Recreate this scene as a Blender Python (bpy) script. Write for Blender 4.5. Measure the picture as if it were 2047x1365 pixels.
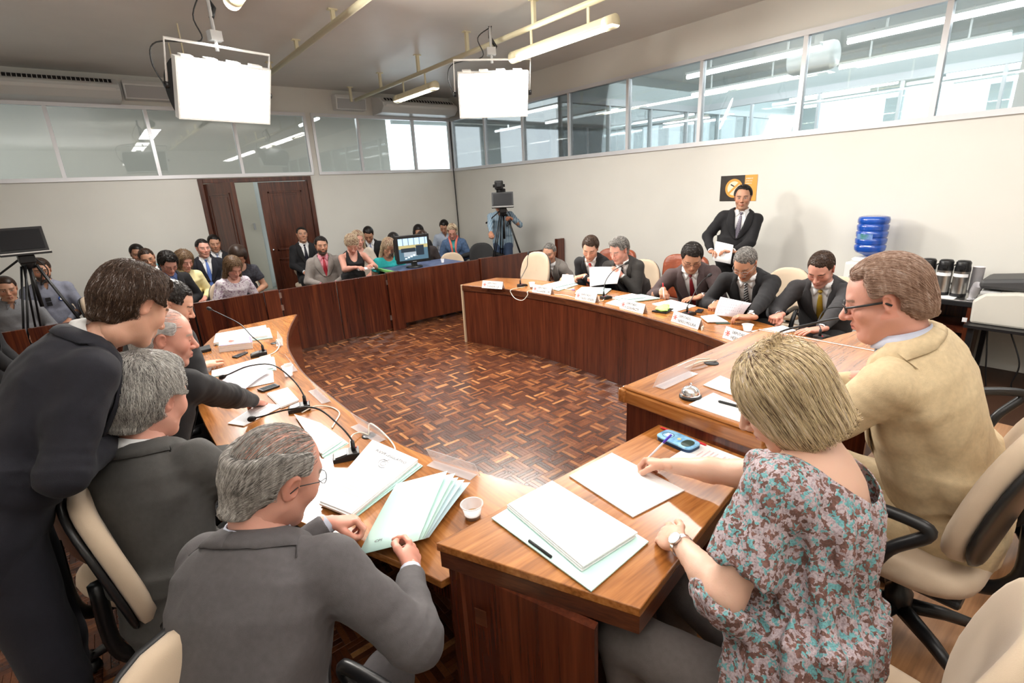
import bpy, bmesh, math, random
import numpy as np
from mathutils import Vector, Matrix, Euler
random.seed(7); rng = np.random.default_rng(5)
S = bpy.context.scene; COL = S.collection
for o in list(bpy.data.objects): bpy.data.objects.remove(o)
# ---------------------------------------------------------------- camera, world, lights, exposure
cam_d = bpy.data.cameras.new('camera'); cam = bpy.data.objects.new('camera', cam_d); COL.objects.link(cam)
yaw, pitch, roll = 0.66021256, 0.29857568, -0.05177588
fw = Vector((math.cos(pitch)*math.sin(yaw), math.cos(pitch)*math.cos(yaw), -math.sin(pitch)))
rt = Vector((math.cos(yaw), -math.sin(yaw), 0)); up = rt.cross(fw)
r2 = rt*math.cos(roll)+up*math.sin(roll); u2 = -rt*math.sin(roll)+up*math.cos(roll)
cam.matrix_world = Matrix(((r2.x, u2.x, -fw.x, 0), (r2.y, u2.y, -fw.y, 0), (r2.z, u2.z, -fw.z, 1.95), (0, 0, 0, 1)))
cam_d.sensor_width = 36; cam_d.lens = 36*1006.825/2047; cam_d.clip_start = .02
S.camera = cam
S.view_settings.view_transform = 'Standard'; S.view_settings.look = 'None'
S.view_settings.gamma = 1; S.view_settings.use_curve_mapping = False
S.view_settings.exposure = 0.5
S.cycles.max_bounces = 6; S.cycles.diffuse_bounces = 4; S.cycles.glossy_bounces = 3
S.cycles.transmission_bounces = 5; S.cycles.transparent_max_bounces = 24
S.cycles.caustics_reflective = False; S.cycles.caustics_refractive = False
S.cycles.sample_clamp_indirect = 4; S.cycles.use_denoising = True
W = bpy.data.worlds.new('sky'); S.world = W; W.use_nodes = True
W.node_tree.nodes['Background'].inputs[0].default_value = (.85, .93, 1, 1)
W.node_tree.nodes['Background'].inputs[1].default_value = 2.6

def area_light(name, loc, rot, size, power, color, size_y=None):
    d = bpy.data.lights.new(name, 'AREA'); d.energy = power; d.color = color
    d.shape = 'RECTANGLE'; d.size = size; d.size_y = size_y or size
    o = bpy.data.objects.new(name, d); o.location = loc; o.rotation_euler = rot; COL.objects.link(o)
    return o
CW = (1, .975, .94)
# glow of the ceiling fluorescents (one soft light under each run of tubes)
LIGHTS = [((1.17, 3.2, 3.3), 5.5, 36), ((4.15, 5.8, 3.35), 4.6, 90), ((1.17, 7.6, 3.3), 1.8, 60), ((4.15, 1.0, 3.35), 4.4, 85), ((1.17, -1.0, 3.3), 2.2, 8)]  # the short one at the back left is added to brighten the back wall
for (p, ln, e) in LIGHTS:
    area_light('tube_glow', p, (0, 0, 0), .25, e, CW, ln)

# the photographer's flash, bounced off the ceiling above the camera
area_light('bounce_flash', (-.1, -.35, 2.15), (math.radians(180-14), 0, math.radians(-38)), .25, 125, (1, .965, .93))

# ---------------------------------------------------------------- helpers
_mats = {}
def nodes(m): return m.node_tree.nodes, m.node_tree.links
def mat(name, col, rough=.5, metal=0, spec=.5, bump=0, bscale=200, noise=0, nscale=8, trans=0, emit=0, alpha=1, coat=0, sheen=0, ior=1.45, col2=None, stretch=(1, 1, 1), detail=4):
    """plain principled material, optional colour mottling and fine relief"""
    if name in _mats: return _mats[name]
    m = bpy.data.materials.new(name); m.use_nodes = True; N, L = nodes(m); b = N['Principled BSDF']
    c = (*col, 1); b.inputs['Base Color'].default_value = c
    b.inputs['Roughness'].default_value = rough; b.inputs['Metallic'].default_value = metal
    b.inputs['Specular IOR Level'].default_value = spec; b.inputs['IOR'].default_value = ior
    b.inputs['Transmission Weight'].default_value = trans; b.inputs['Alpha'].default_value = alpha
    b.inputs['Coat Weight'].default_value = coat; b.inputs['Coat Roughness'].default_value = .1
    b.inputs['Sheen Weight'].default_value = sheen
    if emit: b.inputs['Emission Color'].default_value = c; b.inputs['Emission Strength'].default_value = emit
    if bump or noise or col2:
        tc = N.new('ShaderNodeTexCoord'); mp = N.new('ShaderNodeMapping'); L.new(tc.outputs['Object'], mp.inputs[0])
        mp.inputs['Scale'].default_value = stretch
        if noise or col2:
            n = N.new('ShaderNodeTexNoise'); n.inputs['Scale'].default_value = nscale; n.inputs['Detail'].default_value = detail; L.new(mp.outputs[0], n.inputs['Vector'])
            r = N.new('ShaderNodeValToRGB'); L.new(n.outputs[0], r.inputs[0]); L.new(r.outputs[0], b.inputs['Base Color'])
            k = noise; r.color_ramp.elements[0].position = .3; r.color_ramp.elements[1].position = .7
            r.color_ramp.elements[0].color = (*[x*(1-k) for x in col], 1)
            r.color_ramp.elements[1].color = (*(col2 or [min(1, x*(1+k)) for x in col]), 1)
        if bump:
            n2 = N.new('ShaderNodeTexNoise'); n2.inputs['Scale'].default_value = bscale; n2.inputs['Detail'].default_value = 3; L.new(mp.outputs[0], n2.inputs['Vector'])
            bp = N.new('ShaderNodeBump'); bp.inputs['Strength'].default_value = bump; bp.inputs['Distance'].default_value = .01
            L.new(n2.outputs[0], bp.inputs['Height']); L.new(bp.outputs[0], b.inputs['Normal'])
    _mats[name] = m; return m
def wood(name, c0, c1, c2, stretch, rough=.25, scale=3, coat=.3, ring=6, bump=.05):
    m = bpy.data.materials.new(name); m.use_nodes = True; N, L = nodes(m); b = N['Principled BSDF']
    tc = N.new('ShaderNodeTexCoord'); mp = N.new('ShaderNodeMapping'); mp.inputs['Scale'].default_value = stretch; L.new(tc.outputs['Object'], mp.inputs[0])
    n = N.new('ShaderNodeTexNoise'); n.inputs['Scale'].default_value = scale; n.inputs['Detail'].default_value = 6; n.inputs['Distortion'].default_value = .6; L.new(mp.outputs[0], n.inputs['Vector'])
    n3 = N.new('ShaderNodeTexNoise'); n3.inputs['Scale'].default_value = scale*ring; n3.inputs['Detail'].default_value = 3; L.new(mp.outputs[0], n3.inputs['Vector'])
    mx = N.new('ShaderNodeMath'); mx.operation = 'MULTIPLY_ADD'; mx.inputs[1].default_value = .4; L.new(n3.outputs[0], mx.inputs[0])
    ms = N.new('ShaderNodeMath'); ms.operation = 'MULTIPLY'; ms.inputs[1].default_value = .6; L.new(n.outputs[0], ms.inputs[0]); L.new(ms.outputs[0], mx.inputs[2])
    r = N.new('ShaderNodeValToRGB'); e = r.color_ramp.elements; e[0].position = .36; e[1].position = .66
    e[0].color = (*c0, 1); e[1].color = (*c2, 1); q = e.new(.5); q.color = (*c1, 1)
    L.new(mx.outputs[0], r.inputs[0]); L.new(r.outputs[0], b.inputs['Base Color'])
    b.inputs['Roughness'].default_value = rough; b.inputs['Coat Weight'].default_value = coat; b.inputs['Coat Roughness'].default_value = .15
    if bump:
        bp = N.new('ShaderNodeBump'); bp.inputs['Strength'].default_value = bump; bp.inputs['Distance'].default_value = .003; L.new(mx.outputs[0], bp.inputs['Height']); L.new(bp.outputs[0], b.inputs['Normal'])
    return m

class MB:
    """collects shapes and links them as one mesh object"""
    def __init__(s): s.v = []; s.f = []; s.m = []; s.sm = []
    def add(s, v, f, m=0, smooth=False):
        k = len(s.v); s.v += [tuple(a) for a in v]; s.f += [tuple(i+k for i in q) for q in f]; s.m += [m]*len(f); s.sm += [smooth]*len(f); return s
    def box(s, a, b, m=0, R=None):
        x0, y0, z0 = a; x1, y1, z1 = b
        v = [Vector(p) for p in ((x0, y0, z0), (x1, y0, z0), (x1, y1, z0), (x0, y1, z0), (x0, y0, z1), (x1, y0, z1), (x1, y1, z1), (x0, y1, z1))]
        if R is not None: v = [R @ p for p in v]
        return s.add(v, [(0, 3, 2, 1), (4, 5, 6, 7), (0, 1, 5, 4), (1, 2, 6, 5), (2, 3, 7, 6), (3, 0, 4, 7)], m)
    def cbox(s, c, d, m=0, R=None):
        M = Matrix.Translation(c) @ (R.to_4x4() if R is not None else Matrix())
        return s.box([-x/2 for x in d], [x/2 for x in d], m, M)
    def tube(s, pts, r, n=8, m=0, cap=True):
        pts = [Vector(p) for p in pts]; rs = r if isinstance(r, (list, tuple)) else [r]*len(pts)
        v = []; prev = None
        for i, p in enumerate(pts):
            t = (pts[min(i+1, len(pts)-1)]-pts[max(i-1, 0)]).normalized()
            if prev is None: a = t.orthogonal().normalized()
            else: a = (prev-t*prev.dot(t)).normalized()
            prev = a; b = t.cross(a)
            for j in range(n):
                q = 2*math.pi*j/n; v.append(p+(a*math.cos(q)+b*math.sin(q))*rs[i])
        f = [(i*n+j, i*n+(j+1) % n, (i+1)*n+(j+1) % n, (i+1)*n+j) for i in range(len(pts)-1) for j in range(n)]
        if cap: f += [tuple(range(n))[::-1], tuple(range((len(pts)-1)*n, len(pts)*n))]
        return s.add(v, f, m, True)
    def lathe(s, prof, c=(0, 0, 0), n=20, m=0, R=None, cap=False):
        v = []
        for (r, z) in prof:
            for j in range(n):
                q = 2*math.pi*j/n; p = Vector((r*math.cos(q), r*math.sin(q), z))
                v.append((R @ p if R is not None else p)+Vector(c))
        k = len(prof)
        f = [(i*n+j, i*n+(j+1) % n, (i+1)*n+(j+1) % n, (i+1)*n+j) for i in range(k-1) for j in range(n)]
        if cap: f += [tuple(range(n))[::-1], tuple(range((k-1)*n, k*n))]
        return s.add(v, f, m, True)
    def prism(s, poly, z0, z1, m=0, R=None):
        n = len(poly); v = [Vector((x, y, z0)) for x, y in poly]+[Vector((x, y, z1)) for x, y in poly]
        if R is not None: v = [R @ p for p in v]
        return s.add(v, [tuple(range(n))[::-1], tuple(range(n, 2*n))]+[(i, (i+1) % n, n+(i+1) % n, n+i) for i in range(n)], m)
    def strip(s, A, B, z0, z1, m=0):
        """solid band between plan polylines A and B"""
        n = len(A); v = []
        for a, b in zip(A, B): v += [(a[0], a[1], z0), (b[0], b[1], z0), (b[0], b[1], z1), (a[0], a[1], z1)]
        f = []
        for i in range(n-1):
            k = 4*i
            for j in range(4): f.append((k+j, k+4+j, k+4+(j+1) % 4, k+(j+1) % 4))
        f += [(0, 1, 2, 3), (4*n-1, 4*n-2, 4*n-3, 4*n-4)]
        return s.add(v, f, m)
    def build(s, name, mats, parent=None, bevel=0, loc=None, smooth=False, sub=0):
        me = bpy.data.meshes.new(name); v = s.v
        if loc is None and parent is None and v:      # origin at the base of the shape
            A = np.array(v); lo = A.min(0); hi = A.max(0); loc = ((lo[0]+hi[0])/2, (lo[1]+hi[1])/2, lo[2])
            v = [tuple(p) for p in A-np.array(loc)]
        me.from_pydata(v, [], s.f)
        for mm in (mats if isinstance(mats, (list, tuple)) else [mats]): me.materials.append(mm)
        me.polygons.foreach_set('material_index', s.m); me.polygons.foreach_set('use_smooth', [True]*len(s.f) if smooth else s.sm)
        bm = bmesh.new(); bm.from_mesh(me); bmesh.ops.recalc_face_normals(bm, faces=bm.faces); bm.to_mesh(me); bm.free()
        me.update()
        o = bpy.data.objects.new(name, me); COL.objects.link(o)
        if parent is not None: o.parent = parent
        if loc is not None: o.location = loc
        if bevel:
            b = o.modifiers.new('b', 'BEVEL'); b.width = bevel; b.segments = 2; b.limit_method = 'ANGLE'; b.angle_limit = .6
        if sub:
            b = o.modifiers.new('s', 'SUBSURF'); b.levels = b.render_levels = sub
        return o
def tag(o, label, cat, group=None):
    o['label'] = label; o['category'] = cat
    if group: o['group'] = group
    return o
def thing(name, label, cat, loc=(0, 0, 0), rz=0, group=None):
    o = bpy.data.objects.new(name, None); o.empty_display_size = .1; COL.objects.link(o)
    o.location = loc; o.rotation_euler = (0, 0, rz); return tag(o, label, cat, group)
def struct(o): o['kind'] = 'structure'; return o
def copy_tree(o, parent=None):
    c = o.copy(); COL.objects.link(c); c.parent = parent
    for ch in list(o.children): copy_tree(ch, c)
    return c
def RZ(a): return Matrix.Rotation(a, 3, 'Z')
def smooth_curve(P, n=6):
    """catmull-rom through plan or space points"""
    P = [Vector(p) for p in P]; out = []
    Q = [P[0]*2-P[1]]+P+[P[-1]*2-P[-2]]
    for i in range(1, len(Q)-2):
        for k in range(n):
            t = k/n; a, b, c, d = Q[i-1], Q[i], Q[i+1], Q[i+2]
            out.append(.5*((2*b)+(c-a)*t+(2*a-5*b+4*c-d)*t*t+(3*b-a-3*c+d)*t**3))
    return out+[P[-1]]

# ---------------------------------------------------------------- materials
M = {}
M['wall'] = mat('wall_paint', (.74, .725, .67), .6, bump=.03, bscale=90, noise=.02, nscale=2)
M['ceil'] = mat('ceiling_paint', (.76, .75, .72), .42, noise=.04, nscale=1.5)
M['alu'] = mat('painted_aluminium', (.72, .72, .74), .35, metal=.3)
M['white'] = mat('white_plastic', (.75, .75, .73), .35)
M['cream'] = mat('cream_enamel', (.78, .72, .5), .35)
M['grey'] = mat('grey_plastic', (.42, .42, .42), .45)
M['black'] = mat('black_plastic', (.012, .012, .013), .35)
M['blackm'] = mat('black_matt', (.015, .015, .016), .7)
M['chrome'] = mat('chrome', (.8, .8, .82), .12, metal=1)
M['steel'] = mat('brushed_steel', (.55, .54, .52), .28, metal=1, stretch=(1, 1, .02), bump=.05, bscale=400)
M['paper'] = mat('white_paper', (.93, .93, .93), .7)
M['mint'] = mat('mint_card', (.60, .86, .80), .6)
M['wtop'] = wood('table_wood', (.20, .065, .014), (.34, .125, .03), (.48, .20, .055), (.5, 7, 7), .22, 2.2, .35)
M['wtop_y'] = wood('table_wood_lengthwise', (.20, .065, .014), (.34, .125, .03), (.48, .20, .055), (7, .5, 7), .22, 2.2, .35)
M['wpan'] = wood('rosewood_veneer', (.028, .0065, .0035), (.062, .013, .006), (.14, .034, .012), (7, 7, .25), .25, 1.6, .25)
M['wpan2'] = wood('mahogany_veneer', (.05, .011, .005), (.092, .021, .009), (.14, .034, .014), (9, 9, .35), .25, 1.6, .25)
M['wedge'] = wood('dark_edge_wood', (.04, .011, .005), (.085, .024, .009), (.14, .045, .018), (2, 2, 12), .3, 2)
M['wdoor'] = wood('door_wood', (.035, .009, .005), (.075, .02, .01), (.14, .04, .018), (10, 10, .5), .3, 2)
M['beige'] = mat('beige_upholstery', (.56, .44, .32), .9, bump=.12, bscale=600, noise=.06, nscale=4, sheen=.2)
M['leather'] = mat('brown_leather', (.24, .055, .022), .35, bump=.25, bscale=40, noise=.25, nscale=9)
M['glow'] = mat('fluorescent_glow', (1, .98, .95), emit=14)
M['glow2'] = mat('fluorescent_glow_cool', (.93, .97, 1), emit=9)
M['soft'] = mat('softbox_diffuser', (1, .97, .92), emit=9)
M['red'] = mat('red_plastic', (.6, .02, .03), .3)
M['cable'] = mat('ivory_cable', (.72, .68, .58), .45)
def glass_mat():
    m = bpy.data.materials.new('window_glass'); m.use_nodes = True; N, L = nodes(m); N.remove(N['Principled BSDF'])
    o = N['Material Output']; t = N.new('ShaderNodeBsdfTransparent'); t.inputs[0].default_value = (.95, .985, .985, 1)
    g = N.new('ShaderNodeBsdfGlossy'); g.inputs['Roughness'].default_value = .02; g.inputs[0].default_value = (1, 1, 1, 1)
    d = N.new('ShaderNodeBsdfDiffuse'); d.inputs[0].default_value = (.8, .93, .97, 1)
    fr = N.new('ShaderNodeFresnel'); fr.inputs[0].default_value = 1.5
    ml = N.new('ShaderNodeMath'); ml.operation = 'MULTIPLY_ADD'; ml.inputs[1].default_value = .9; ml.inputs[2].default_value = .02; L.new(fr.outputs[0], ml.inputs[0])
    a = N.new('ShaderNodeMixShader'); a.inputs[0].default_value = .045; L.new(t.outputs[0], a.inputs[1]); L.new(d.outputs[0], a.inputs[2])
    x = N.new('ShaderNodeMixShader'); L.new(ml.outputs[0], x.inputs[0]); L.new(a.outputs[0], x.inputs[1]); L.new(g.outputs[0], x.inputs[2]); L.new(x.outputs[0], o.inputs[0])
    return m
M['glass'] = glass_mat()
M['acrylic'] = mat('clear_acrylic', (.93, .93, .97), .06, trans=.0, alpha=.3, spec=.7)

# ---------------------------------------------------------------- the room
YB, XR, ZC, ZW0, ZW1 = 10.3, 6.57, 3.86, 2.37, 3.41
XL, YN = -3.6, -3.2
fl = struct(MB().box((XL-.2, YN-.2, -.12), (XR+10, YB+4, -.004)).build('floor', mat('floor_screed', (.05, .022, .012), .5), loc=(0, 0, 0)))
struct(MB().box((XL-.2, YN-.2, ZC), (XR+10, YB+4, ZC+.15)).build('ceiling', M['ceil'], loc=(0, 0, 0)))
# parquet: basket weave of five narrow strips to a square
PW = []
for i, c in enumerate([(.055, .017, .008), (.085, .026, .011), (.12, .038, .014), (.16, .055, .02), (.23, .088, .03), (.34, .15, .055)]):
    PW.append(wood('parquet_wood_%d' % i, tuple(x*.7 for x in c), c, tuple(min(1, x*1.25) for x in c), (6, 6, 6), .27, 3, .15, bump=.03))
PROB = [.24, .28, .25, .14, .065, .025]
Tm, NS = .145, 5; sw = Tm/NS
def strip_mb(k):
    mb = MB(); g = .0006; a, b = Tm/2-g, sw/2-g; c = .0008
    mb.v = [(-a, -b, -.004), (a, -b, -.004), (a, b, -.004), (-a, b, -.004), (-a, -b, -.001), (a, -b, -.001), (a, b, -.001), (-a, b, -.001), (-a+c, -b+c, 0), (a-c, -b+c, 0), (a-c, b-c, 0), (-a+c, b-c, 0)]
    mb.f = [(0, 1, 5, 4), (1, 2, 6, 5), (2, 3, 7, 6), (3, 0, 4, 7), (4, 5, 9, 8), (5, 6, 10, 9), (6, 7, 11, 10), (7, 4, 8, 11), (8, 9, 10, 11)]
    mb.m = [k]*9; mb.sm = [False]*9; return mb
cells = []
for i in range(int((4.4+2.6)/Tm)+1):
    for j in range(int((6.9+.4)/Tm)+1):
        for k in range(NS):
            x, y = -2.6+(i+.5)*Tm, -.4+(j+.5)*Tm; o = (k-(NS-1)/2)*sw
            hor = (i+j) % 2 == 0
            px, py = (x, y+o) if hor else (x+o, y)
            if px > .5 and py < 1.15: continue          # under the dais
            cells.append((px, py, hor, int(rng.choice(6, p=PROB)), float(rng.normal(0, .00025))))
near = sorted([c for c in cells if 1.02 < c[0] < 3.5 and c[1] > 1.45], key=lambda c: (c[0]**2+c[1]**2))[:300]
ns = set(id(c) for c in near); protos = {}
for c in near:
    key = c[3]
    if key not in protos:
        o = strip_mb(0).build('plank', PW[key], fl, loc=(0, 0, 0)); protos[key] = o
    else:
        o = protos[key].copy(); COL.objects.link(o)
    o.location = (c[0], c[1], .0006+c[4]); o.rotation_euler = (0, 0, 0 if c[2] else math.pi/2)
V = []; Fm = []; base = np.array(strip_mb(0).v); bf = np.array(strip_mb(0).f); mi = []
far = [c for c in cells if id(c) not in ns]
for n_, c in enumerate(far):
    p = base if c[2] else base[:, [1, 0, 2]]*np.array([-1, 1, 1]); V.append(p+np.array([c[0], c[1], .0006+c[4]])); Fm.append(bf+12*n_); mi += [c[3]]*9
me = bpy.data.meshes.new('parquet'); me.from_pydata(np.concatenate(V).tolist(), [], np.concatenate(Fm).tolist())
for p in PW: me.materials.append(p)
me.polygons.foreach_set('material_index', mi)
pq = bpy.data.objects.new('parquet_strips', me); COL.objects.link(pq); pq.parent = fl; pq['kind'] = 'stuff'
# dais behind the president's table
dais = struct(MB().box((.66, YN, 0), (4.6, .86, .2)).build('trim_1', wood('dais_boards', (.22, .10, .04), (.36, .17, .07), (.46, .24, .11), (.4, 6, 6), .3, 2), loc=(0, 0, 0)))
dais['label'] = 'raised wooden dais under the presiding table'

# walls
w = M['wall']
def wall(name, boxes):
    mb = MB()
    for a, b in boxes: mb.box(a, b)
    return struct(mb.build(name, w, loc=(0, 0, 0)))
DX0, DX1, DZ = 1.44, 3.33, 2.327
wall('wall_back', [((XL, YB, 0), (DX0, YB+.1, ZW0)), ((DX1, YB, 0), (XR, YB+.1, ZW0)), ((DX0, YB, DZ), (DX1, YB+.1, ZW0)),
                   ((XL, YB, ZW1), (XR, YB+.1, ZC)), ((3.40, YB, ZW0), (3.51, YB+.1, ZW1))])
wall('wall_right', [((XR, YN, 0), (XR+.1, YB+.1, ZW0)), ((XR, YN, ZW1), (XR+.1, YB+.1, ZC))])
wall('wall_left', [((XL-.1, YN, 0), (XL, YB+.1, ZC))])
wall('wall_near', [((XL, YN-.1, 0), (XR+.1, YN, ZC))])
# glazed band: frame rails, mullions and panes
def glazing(name, axis, fixed, cuts, a, b):
    root = bpy.data.objects.new(name, None)
    COL.objects.link(root); root['kind'] = 'structure'
    def bx(u0, u1, z0, z1, t0, t1, mb=None):
        mb = mb or MB()
        return mb.box((u0, fixed+t0, z0), (u1, fixed+t1, z1)) if axis == 'x' else mb.box((fixed+t0, u0, z0), (fixed+t1, u1, z1))
    for z in (ZW0, ZW1): bx(a, b, z-.028, z+.028, -.03, .07).build('rail', M['alu'], root)
    for c in cuts: bx(c-.024, c+.024, ZW0+.028, ZW1-.028, -.02, .06).build('mullion', M['alu'], root)
    e = [a]+list(cuts)+[b]
    for u, v in zip(e[:-1], e[1:]):
        if v-u > .2: bx(u+.024, v-.024, ZW0+.028, ZW1-.028, .012, .018).build('pane', M['glass'], root)
glazing('window_1', 'x', YB, [-2.65, -1.45, -.256, .94, 2.177, 3.39], XL, 3.40)
glazing('window_2', 'x', YB, [3.535, 4.41, 5.63, 6.53], 3.51, XR)
glazing('window_3', 'y', XR, [-2.15, -.9, .36, 1.60, 2.85, 4.12, 5.33, 6.57, 7.80, 9.01, 10.24], YN, YB)
# corner cable
tag(MB().tube([(XR-.02, YB-.03, 3.42), (XR-.03, YB-.04, 2.3), (XR-.02, YB-.05, 1.2), (XR-.05, YB-.05, .3)], .012, 6).build('cable', M['black']), 'black cable running down the corner of the room', 'cable')
# door
dr = bpy.data.objects.new('door_1', None); COL.objects.link(dr); dr['kind'] = 'structure'
fw_ = .075
for a, b in (((DX0, YB-.03, 0), (DX0+fw_, YB+.13, DZ)), ((DX1-fw_, YB-.03, 0), (DX1, YB+.13, DZ)), ((DX0+fw_, YB-.03, DZ-fw_), (DX1-fw_, YB+.13, DZ))):
    MB().box(a, b).build('door_frame', M['wdoor'], dr, bevel=.008)
def leaf(hinge, ang, wd, sx):
    h = MB().box((0, -.02, .01), (wd, .02, DZ-fw_-.01)) if sx > 0 else MB().box((-wd, -.02, .01), (0, .02, DZ-fw_-.01))
    l = h.build('door_leaf', M['wdoor'], dr, bevel=.004); l.location = (hinge, YB+.03, 0); l.rotation_euler = (0, 0, ang)
    x0, x1 = (.13, wd-.13) if sx > 0 else (-wd+.13, -.13)
    for z0, z1 in ((.2, .85), (1.0, DZ-.25)):
        mb = MB()
        for s in (-1, 1):
            y0, y1 = (s*.02, s*.03)
            mb.box((x0, min(y0, y1), z0), (x1, max(y0, y1), z0+.03)).box((x0, min(y0, y1), z1-.03), (x1, max(y0, y1), z1)).box((x0, min(y0, y1), z0), (x0+.03, max(y0, y1), z1)).box((x1-.03, min(y0, y1), z0), (x1, max(y0, y1), z1)).box((x0+.07, min(s*.02, s*.026), z0+.07), (x1-.07, max(s*.02, s*.026), z1-.07))
        mb.build('door_panel', M['wdoor'], l, bevel=.006)
    hb = MB().lathe([(.0, 0), (.02, .0), (.024, .02), (.0, .045)], R=Matrix.Rotation(math.pi/2, 3, 'X'), n=12); hb.build('door_knob', M['chrome'], l, loc=((wd-.06)*sx, -.02, 1.03))
leaf(DX1-fw_, 0, .87, -1)
leaf(DX0+fw_, math.radians(-68), .86, 1)
# corridor and offices beyond the glass
bw = mat('corridor_paint', (.42, .40, .36), .7); pw = mat('partition_pale', (.62, .68, .68), .6)
struct(MB().box((XL, YB+3.2, 0), (XR, YB+3.3, ZC)).build('wall_corridor', bw, loc=(0, 0, 0)))
mb = MB(); mb.box((2.6, YB+2.2, 0), (4.6, YB+2.25, 2.5)); struct(mb.build('wall_partition', pw, loc=(0, 0, 0)))
struct(MB().box((2.9, YB+2.17, 0), (4.6, YB+2.2, .12)).build('baseboard_corridor', M['wdoor'], loc=(0, 0, 0)))
d2 = struct(MB().box((1.6, YB+2.0, 0), (2.75, YB+2.05, 2.4)).build('door_2', mat('pale_door', (.55, .53, .45), .5), loc=(0, 0, 0)))
MB().box((2.60, YB+1.985, 1.32), (2.64, YB+2.0, 1.46)).build('door_lock', M['grey'], d2)
struct(MB().box((XL, YB+.1, -.003), (XR, YB+3.2, .002)).build('floor_corridor', mat('corridor_vinyl', (.20, .21, .18), .35), loc=(0, 0, 0)))
# far office wall with daylight openings
FX = XR+9
fwm = MB().box((FX, YN, 0), (FX+.1, YB+3, 1.0)).box((FX, YN, 3.7), (FX+.1, YB+3, ZC))
for y in np.arange(YN, YB+3, 1.9): fwm.box((FX, y, 1.0), (FX+.1, y+.35, 3.7))
struct(fwm.build('wall_far', pw, loc=(0, 0, 0)))
struct(MB().box((XR+.1, YN-.1, 0), (FX, YN, ZC)).build('wall_side', pw, loc=(0, 0, 0)))
struct(MB().box((XR+.1, YB+3, 0), (FX, YB+3.1, 1.2)).box((XR+.1, YB+3, 3.7), (FX, YB+3.1, ZC)).box((XR+3, YB+3, 1.2), (XR+3.7, YB+3.1, 3.7)).build('wall_daylight', pw, loc=(0, 0, 0)))
# office partitions beyond: low wall with glazed top
def part(name, a, b, axis):
    r = bpy.data.objects.new(name, None); COL.objects.link(r); r['kind'] = 'structure'
    L_ = b-a; n = max(2, int(L_/1.2))
    def bx(u0, u1, z0, z1, t, nm, mt): 
        (MB().box((u0, axis[1]-t, z0), (u1, axis[1]+t, z1)) if axis[0] == 'x' else MB().box((axis[1]-t, u0, z0), (axis[1]+t, u1, z1))).build(nm, mt, r)
    bx(a, b, 0, ZW0, .04, 'panel', pw); bx(a, b, ZW0, ZW0+.05, .045, 'rail', M['alu']); bx(a, b, 3.3, 3.42, .045, 'rail', M['alu']); bx(a, b, 3.42, ZC, .04, 'panel', pw)
    for i in range(n+1): u = a+L_*i/n; bx(u-.02, u+.02, ZW0, 3.4, .04, 'mullion', M['alu'])
    bx(a, b, ZW0+.05, 3.3, .003, 'pane', M['glass'])
part('wall_office_1', XR+.1, FX, ('x', 6.9)); part('wall_office_2', YN, 6.9, ('y', XR+4.3)); part('wall_office_3', XR+.1, FX, ('x', 1.0))
# split-type air conditioner hung beyond
tag(MB().lathe([(.0, 0), (.17, .0), (.19, .05), (.19, .55), (.17, .6), (0, .6)], R=Matrix.Rotation(math.pi/2, 3, 'X'), n=20).box((-.02, -.4, 0), (.02, -.3, ZC-3.5)).build('air_duct_drum', M['white'], loc=(XR+2.0, 3.9, 3.5)), 'white drum shaped unit under the ceiling of the next office', 'duct')
def tube_light(x, y0, y1, z, mt, label, group, hang=True, pipe=True):
    r = thing('fluorescent_light', label, 'light', (x, (y0+y1)/2, z), 0, group); h = (y1-y0)/2
    mb = MB(); n = 20; v = []; prof = []
    for j in range(n+1):                       # round trough open underneath
        q = math.radians(-50+280*j/n); prof.append((.062*math.cos(q), .062*math.sin(q)))
    v = [(a, -h+.12, b) for a, b in prof]+[(a, h-.12, b) for a, b in prof]
    mb.add(v, [(j, j+1, n+2+j, n+1+j) for j in range(n)], 0, True); mb.build('reflector_housing', M['cream'], r)
    for s in (-1, 1): MB().lathe([(0, 0), (.063, 0), (.063, .13), (0, .13)], n=20, R=Matrix.Rotation(-s*math.pi/2, 3, 'X')).build('end_cap', M['cream'], r, loc=(0, s*(h-.13), 0))
    MB().tube([(0, -h+.13, -.02), (0, h-.13, -.02)], .022, 10).build('tube_lamp', mt, r)
    if hang:
        for s in (-1, 1): MB().box((-.006, s*h*.55-.015, .06), (.006, s*h*.55+.015, .22 if x > 2 else ZC-z)).build('hanger', M['cream'], r)
    return r
tube_light(4.18, 3.55, 5.1, 3.38, M['glow'], 'long round fluorescent light hanging over the right hand desk', None)
tube_light(4.18, 6.85, 8.1, 3.38, M['glow'], 'shorter far fluorescent light near the air conditioner by the corner', None)
tube_light(1.16, 2.9, 4.75, 3.40, M['glow'], 'fluorescent light cut by the top edge above the nearer softbox', None)
# conduits
def conduit(x, z, y0, y1, r, label):
    t = thing('ceiling_conduit', label, 'conduit', (x, (y0+y1)/2, z)); h = (y1-y0)/2
    MB().tube([(0, -h, 0), (0, h, 0)], r, 12).build('pipe', M['cream'], t)
    for k in range(int(2*h/1.3)+1):
        y = -h+.5+1.3*k
        MB().box((-.02, y-.02, .0), (.02, y+.02, ZC-z)).box((-.05, y-.03, ZC-z-.012), (.05, y+.03, ZC-z)).build('clamp', M['cream'], t)
tube_light(1.16, 6.9, 8.5, 3.40, M['glow'], 'added fluorescent light hidden behind the nearer softbox', None)  # unseen fitting, added with its soft light to brighten the back wall
conduit(2.45, 3.72, -1, 8.6, .035, 'cream conduit pipe crossing the middle of the ceiling')
conduit(4.18, 3.61, -1, 9.7, .03, 'cream conduit pipe carrying the right hand fluorescent lights')
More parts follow.
